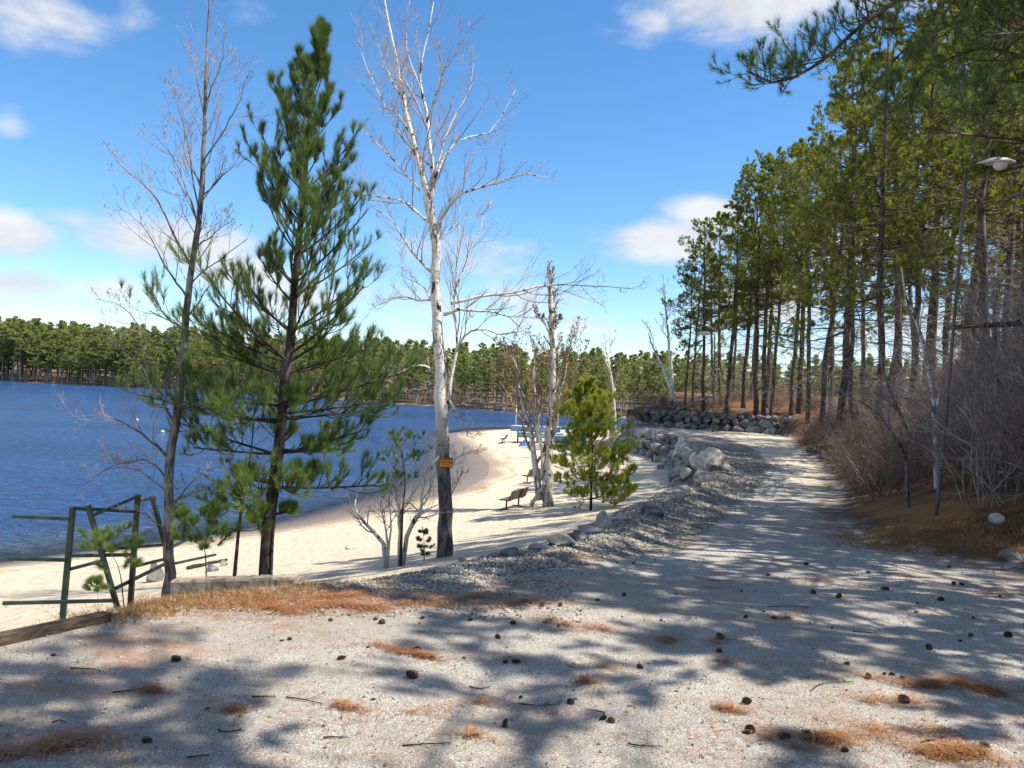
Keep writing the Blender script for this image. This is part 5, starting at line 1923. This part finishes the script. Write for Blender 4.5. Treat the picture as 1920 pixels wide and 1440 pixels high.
def flat_needles(mb, X, Y, rng, L, w, lift=.012, tilt=.12):
    n = len(X)
    Z = terrain(X, Y) + rng.random(n) * lift + .003
    a = rng.random(n) * 6.283
    d = np.stack([np.cos(a), np.sin(a), rng.normal(0, tilt, n)], 1) * (L * rng.uniform(.7, 1.2, n))[:, None]
    c = np.stack([X, Y, Z], 1)
    sd = np.stack([-np.sin(a), np.cos(a), np.zeros(n)], 1) * w / 2
    V = np.stack([c - d / 2 + sd, c - d / 2 - sd, c + d / 2 - sd * .5, c + d / 2 + sd * .5], 1).reshape(-1, 3)
    mb.add(V, np.arange(4 * n).reshape(-1, 4), 0, np.repeat(np.clip(rng.normal(.5, .28, n), 0, 1), 4))


def litter():
    rng = np.random.default_rng(13)
    mb = MB()
    # drifts: photo centre, half width and half height in photo pixels, needles
    D = [(690, 1135, 260, 13, 4200), (980, 1132, 130, 9, 1300), (640, 1118, 230, 22, 5200), (520, 1140, 180, 18, 3600), (880, 1125, 170, 14, 1800), (790, 1222, 70, 9, 500), (720, 1215, 90, 6, 350), (295, 1292, 30, 8, 260), (70, 1420, 110, 26, 2600), (950, 1247, 60, 5, 200),
         (1130, 1247, 40, 8, 260), (1250, 1200, 50, 14, 420), (1345, 1205, 40, 7, 300), (1350, 1235, 30, 6, 160), (1470, 1155, 60, 6, 260), (1720, 1275, 160, 12, 1400), (1850, 1298, 110, 18, 1500), (1680, 1325, 120, 16, 700),
         (1560, 1400, 120, 16, 1100), (1800, 1420, 120, 24, 1600), (1480, 1392, 60, 8, 300), (1060, 1166, 80, 10, 500), (1140, 1190, 90, 12, 500), (1560, 1095, 120, 8, 700), (1700, 1080, 120, 8, 600), (1840, 1110, 90, 10, 500),
         (1360, 1330, 60, 8, 260), (1100, 1290, 60, 8, 200), (890, 1378, 40, 6, 200), (430, 1345, 50, 8, 160), (650, 1330, 70, 8, 220), (560, 1090, 100, 10, 900), (1700, 1370, 140, 14, 600), (1330, 1100, 90, 8, 300), (1000, 1095, 90, 8, 400),
         (900, 1340, 160, 10, 250), (1750, 1005, 170, 22, 3600), (1880, 1035, 90, 14, 1600), (1660, 985, 60, 14, 900), (1900, 1000, 80, 20, 1400), (760, 1340, 120, 10, 200), (1240, 1150, 120, 10, 380), (1160, 930, 40, 8, 300), (1240, 935, 30, 5, 200), (1300, 1020, 60, 8, 200)]
    for px, py, rx, ry, n in D:
        c = G(px, py)
        ex = rx * c[1] / FPX
        ey = ry * c[1] ** 2 / FPX / (CAMZ - c[2])
        a = rng.random(n) * 6.283
        r = np.abs(rng.normal(0, .6, n)) * np.where(rng.random(n) < .22, 2.3, 1)
        sx = np.cos(a) * r * ex
        X = c[0] + sx
        Y = c[1] + np.sin(a) * r * ey + .10 * np.sin(sx * 3 + px) + .05 * np.sin(sx * 11 + py)
        q_ = wob(X, Y, .10, px) + .6 * wob(X, Y * 2.2, .045, py) + .35 * rng.normal(size=n) > -.12
        X, Y = X[q_], Y[q_]
        flat_needles(mb, X, Y, rng, .09, .0028 if c[1] < 9 else .004, .03)
    # loose ones everywhere on the lot
    n = 34000
    Y = 2.6 + 10 * rng.random(n) ** 1.4
    X = rng.uniform(-.75, .75, n) * Y
    k = inside(P_PLAT, X, Y)
    flat_needles(mb, X[k], Y[k], rng, .075, .0017, .006, .05)
    tag(mb.build('pine_needle_litter', M_LITTER, None, (0, 0, 0), False, True), 'rust-coloured fallen pine needles drifted over the gravel', 'litter', kind='stuff')
    # dry grass on the embankment and bank
    g = MB()
    for px0, px1, py0, py1, n, hh in ((250, 620, 1105, 1135, 2600, .065), (100, 330, 1120, 1165, 900, .07), (560, 760, 1090, 1110, 300, .05), (1640, 1920, 975, 1035, 2200, .09), (1560, 1700, 1000, 1030, 400, .08)):
        px, py = rng.uniform(px0, px1, n), rng.uniform(py0, py1, n)
        if px0 < 700:
            py = py0 + (py1 - py0) * rng.random(n) + (np.interp(px, [px0, px1], [14, -8]))
        pos = np.array([G(a, b) for a, b in zip(px[:: max(1, n // 300)], py[:: max(1, n // 300)])])
        idx = rng.integers(0, len(pos), n)
        X, Y = pos[idx, 0] + rng.normal(0, .10, n), pos[idx, 1] + rng.normal(0, .10, n)
        q = np.stack([X, Y, terrain(X, Y)], 1)
        dr = unit(np.stack([rng.normal(0, .7, n), rng.normal(0, .7, n), np.full(n, .55)], 1))
        needles(g, q, dr, 3, hh, .005, .5, rng)
    tag(g.build('dead_grass', M_GRASS, None, (0, 0, 0), False, True), 'dry tan grass and needles on the bank edges', 'grass', kind='stuff')


litter()


def cones():
    rng = np.random.default_rng(19)

    def cone_mesh(open_):
        mb = MB()
        core = resample([(-.5, 0, 0), (-.2, 0, 0), (.2, 0, 0), (.5, 0, 0)], 9)
        mb.tubes(core, np.array([.10, .17, .2, .2, .18, .15, .12, .08, .03]), 7)
        n = 84
        for i in range(n):
            t = i / n
            a = i * 2.39996
            x = -.46 + .94 * t
            r = .2 * math.sin(math.pi * (.12 + .82 * t) ** .8) + .05
            o = np.array([0, math.cos(a), math.sin(a)])
            sd = np.array([0, -math.sin(a), math.cos(a)])
            f = np.array([1.0, 0, 0])
            p0 = np.array([x, 0, 0]) + o * r * .5
            tip = p0 + o * (r * .95 * open_ + .06) + f * (.13 - .06 * open_)
            w = .085
            mb.add([p0 + sd * w * .4, p0 - sd * w * .4, (p0 + tip) / 2 + sd * w - f * .015, (p0 + tip) / 2 - sd * w - f * .015, tip + sd * w * .55, tip - sd * w * .55, tip - f * .05],
                   [(0, 1, 3), (0, 3, 2), (2, 3, 5), (2, 5, 4), (4, 5, 6), (2, 4, 6), (3, 6, 5)])
        return mb
    protos = [cone_mesh(o).build('pine_cone', M_CONE, None, (0, 0, 0), False) for o in (.75, 1.15, 1.5)]
    grp = 'pine cones on the lot'
    com = 'brown pine cone lying on the needle-strewn gravel lot'
    for o in protos:
        tag(o, com, 'pine cone', grp)
    used = [False] * 3
    L = [(620, 1165, 12), (704, 1163, 12), (716, 1171, 18), (792, 1161, 12), (882, 1165, 14), (962, 1172, 15), (933, 1197, 18), (940, 1117, 9), (956, 1117, 9), (980, 1127, 8), (1016, 1138, 14), (1050, 1137, 14), (1047, 1176, 9), (812, 1234, 12), (947, 1244, 13),
         (967, 1244, 23), (1200, 1254, 17), (976, 1312, 13), (1070, 1322, 20), (1131, 1353, 20), (1146, 1357, 20), (640, 1237, 22), (543, 1202, 12), (528, 1203, 6), (330, 1242, 24), (388, 1335, 12), (275, 1396, 24), (100, 1233, 13),
         (1525, 1113, 14), (1573, 1121, 18), (1660, 1108, 20), (1628, 1075, 12), (1512, 1060, 12), (1398, 1160, 14), (1452, 1162, 15), (1350, 1199, 22), (1348, 1224, 16), (1432, 1149, 7), (1588, 1248, 14), (1658, 1268, 12), (1672, 1268, 14), (1693, 1273, 14),
         (1742, 1218, 20), (1695, 1320, 28), (1400, 1322, 24), (1470, 1386, 30), (1512, 1380, 22), (1584, 1412, 18), (1720, 1133, 8), (1820, 1195, 16), (1825, 1160, 9), (1764, 1127, 16), (1788, 1097, 14), (1803, 1098, 12), (1780, 1064, 9), (1188, 1057, 8), (1157, 1056, 8),
         (1170, 1118, 14), (1718, 1150, 10), (1890, 1196, 22), (1800, 1205, 10), (1875, 1120, 8), (690, 1215, 7), (1120, 1128, 12), (870, 1236, 6), (452, 1147, 7), (1240, 1166, 8), (700, 1315, 6), (1440, 1080, 8), (1560, 1180, 8), (777, 1132, 22), (1268, 1116, 7), (1390, 1110, 8)]
    sp = [(780, 1226, 28, 'pine cone in a small heap on the long needle drift at mid lot'), (772, 1272, 32, 'large dark pine cone lying alone on bright gravel'), (947, 1366, 22, 'pine cone standing upright at the edge of the shade'),
          (1628, 1273, 26, 'fat rounded pine cone at the end of the long needle drift on the right'), (1405, 1378, 30, 'opened tan pine cone amid needles near the lower edge'), (1846, 1404, 24, 'dark pine cone tilted up near the lower right corner')]
    for e in [(a, b, c, None) for a, b, c in L] + sp:
        px, py, w, lab = e
        g = G(px, py)
        ln = float(np.clip(w * g[1] / FPX * .74, .024, .085))
        k = int(rng.integers(3))
        rot = (rng.random() * 6.28, rng.normal() * .12, rng.normal() * .6 + (math.pi if rng.random() < .5 else 0))
        if py == 1366:
            rot = (0, -1.35, .3)
        if not used[k]:
            o = protos[k]
            used[k] = True
        else:
            o = dup(protos[k], (0, 0, 0))
        o.location = (g[0], g[1], g[2] + ln * (.25 if py != 1366 else .42))
        o.rotation_euler = rot
        o.scale = (ln, ln * rng.uniform(.75, 1.1), ln * rng.uniform(.65, 1.0))
        if lab:
            o['label'] = lab
            if 'group' in o:
                del o['group']
    # twigs
    tg = 'dead twigs on the lot'
    for i, (px, py, w, a) in enumerate([(495, 1308, 34, .1), (435, 1372, 40, .0), (372, 1425, 30, .3), (570, 1318, 60, -.3), (110, 1362, 20, .0), (630, 1390, 36, .1), (1115, 1340, 30, 2.6), (900, 1292, 30, .1), (1010, 1322, 60, .05), (1350, 1090, 40, .1), (720, 1120, 20, .4),
                                         (1480, 1140, 70, .15), (1640, 1190, 60, -.2), (1560, 1290, 90, .5), (800, 1400, 70, .2), (1210, 1400, 50, -.1), (240, 1300, 40, .4), (160, 1260, 50, -.2), (1100, 1060, 40, .1), (1750, 1390, 60, .5)]):
        g = G(px, py)
        ln = w * g[1] / FPX * 1.3
        d = np.array([math.cos(a), math.sin(a), 0]) * ln / 2
        p = resample([g - d + [0, 0, .006], g + rng.normal(size=3) * [.02, .02, 0] + [0, 0, .010], g + d + [0, 0, .007]], 7)
        mb = MB()
        R = np.linspace(.004, .002, 7)
        mb.tubes(p, R, 5)
        b, q = spawn(p[None], R[None], 2, .3, .9, .8, .4, 4, 0, .1, rng, .6, .0015, .95)
        b[:, :, 2] = np.maximum(b[:, :, 2], g[2] + .004)
        mb.tubes(b, q, 4)
        tag(mb.build('dead_twig', M_DARKBARK, None, tuple(g)), 'short dark dead twig lying on the gravel lot', 'twig', tg)


cones()
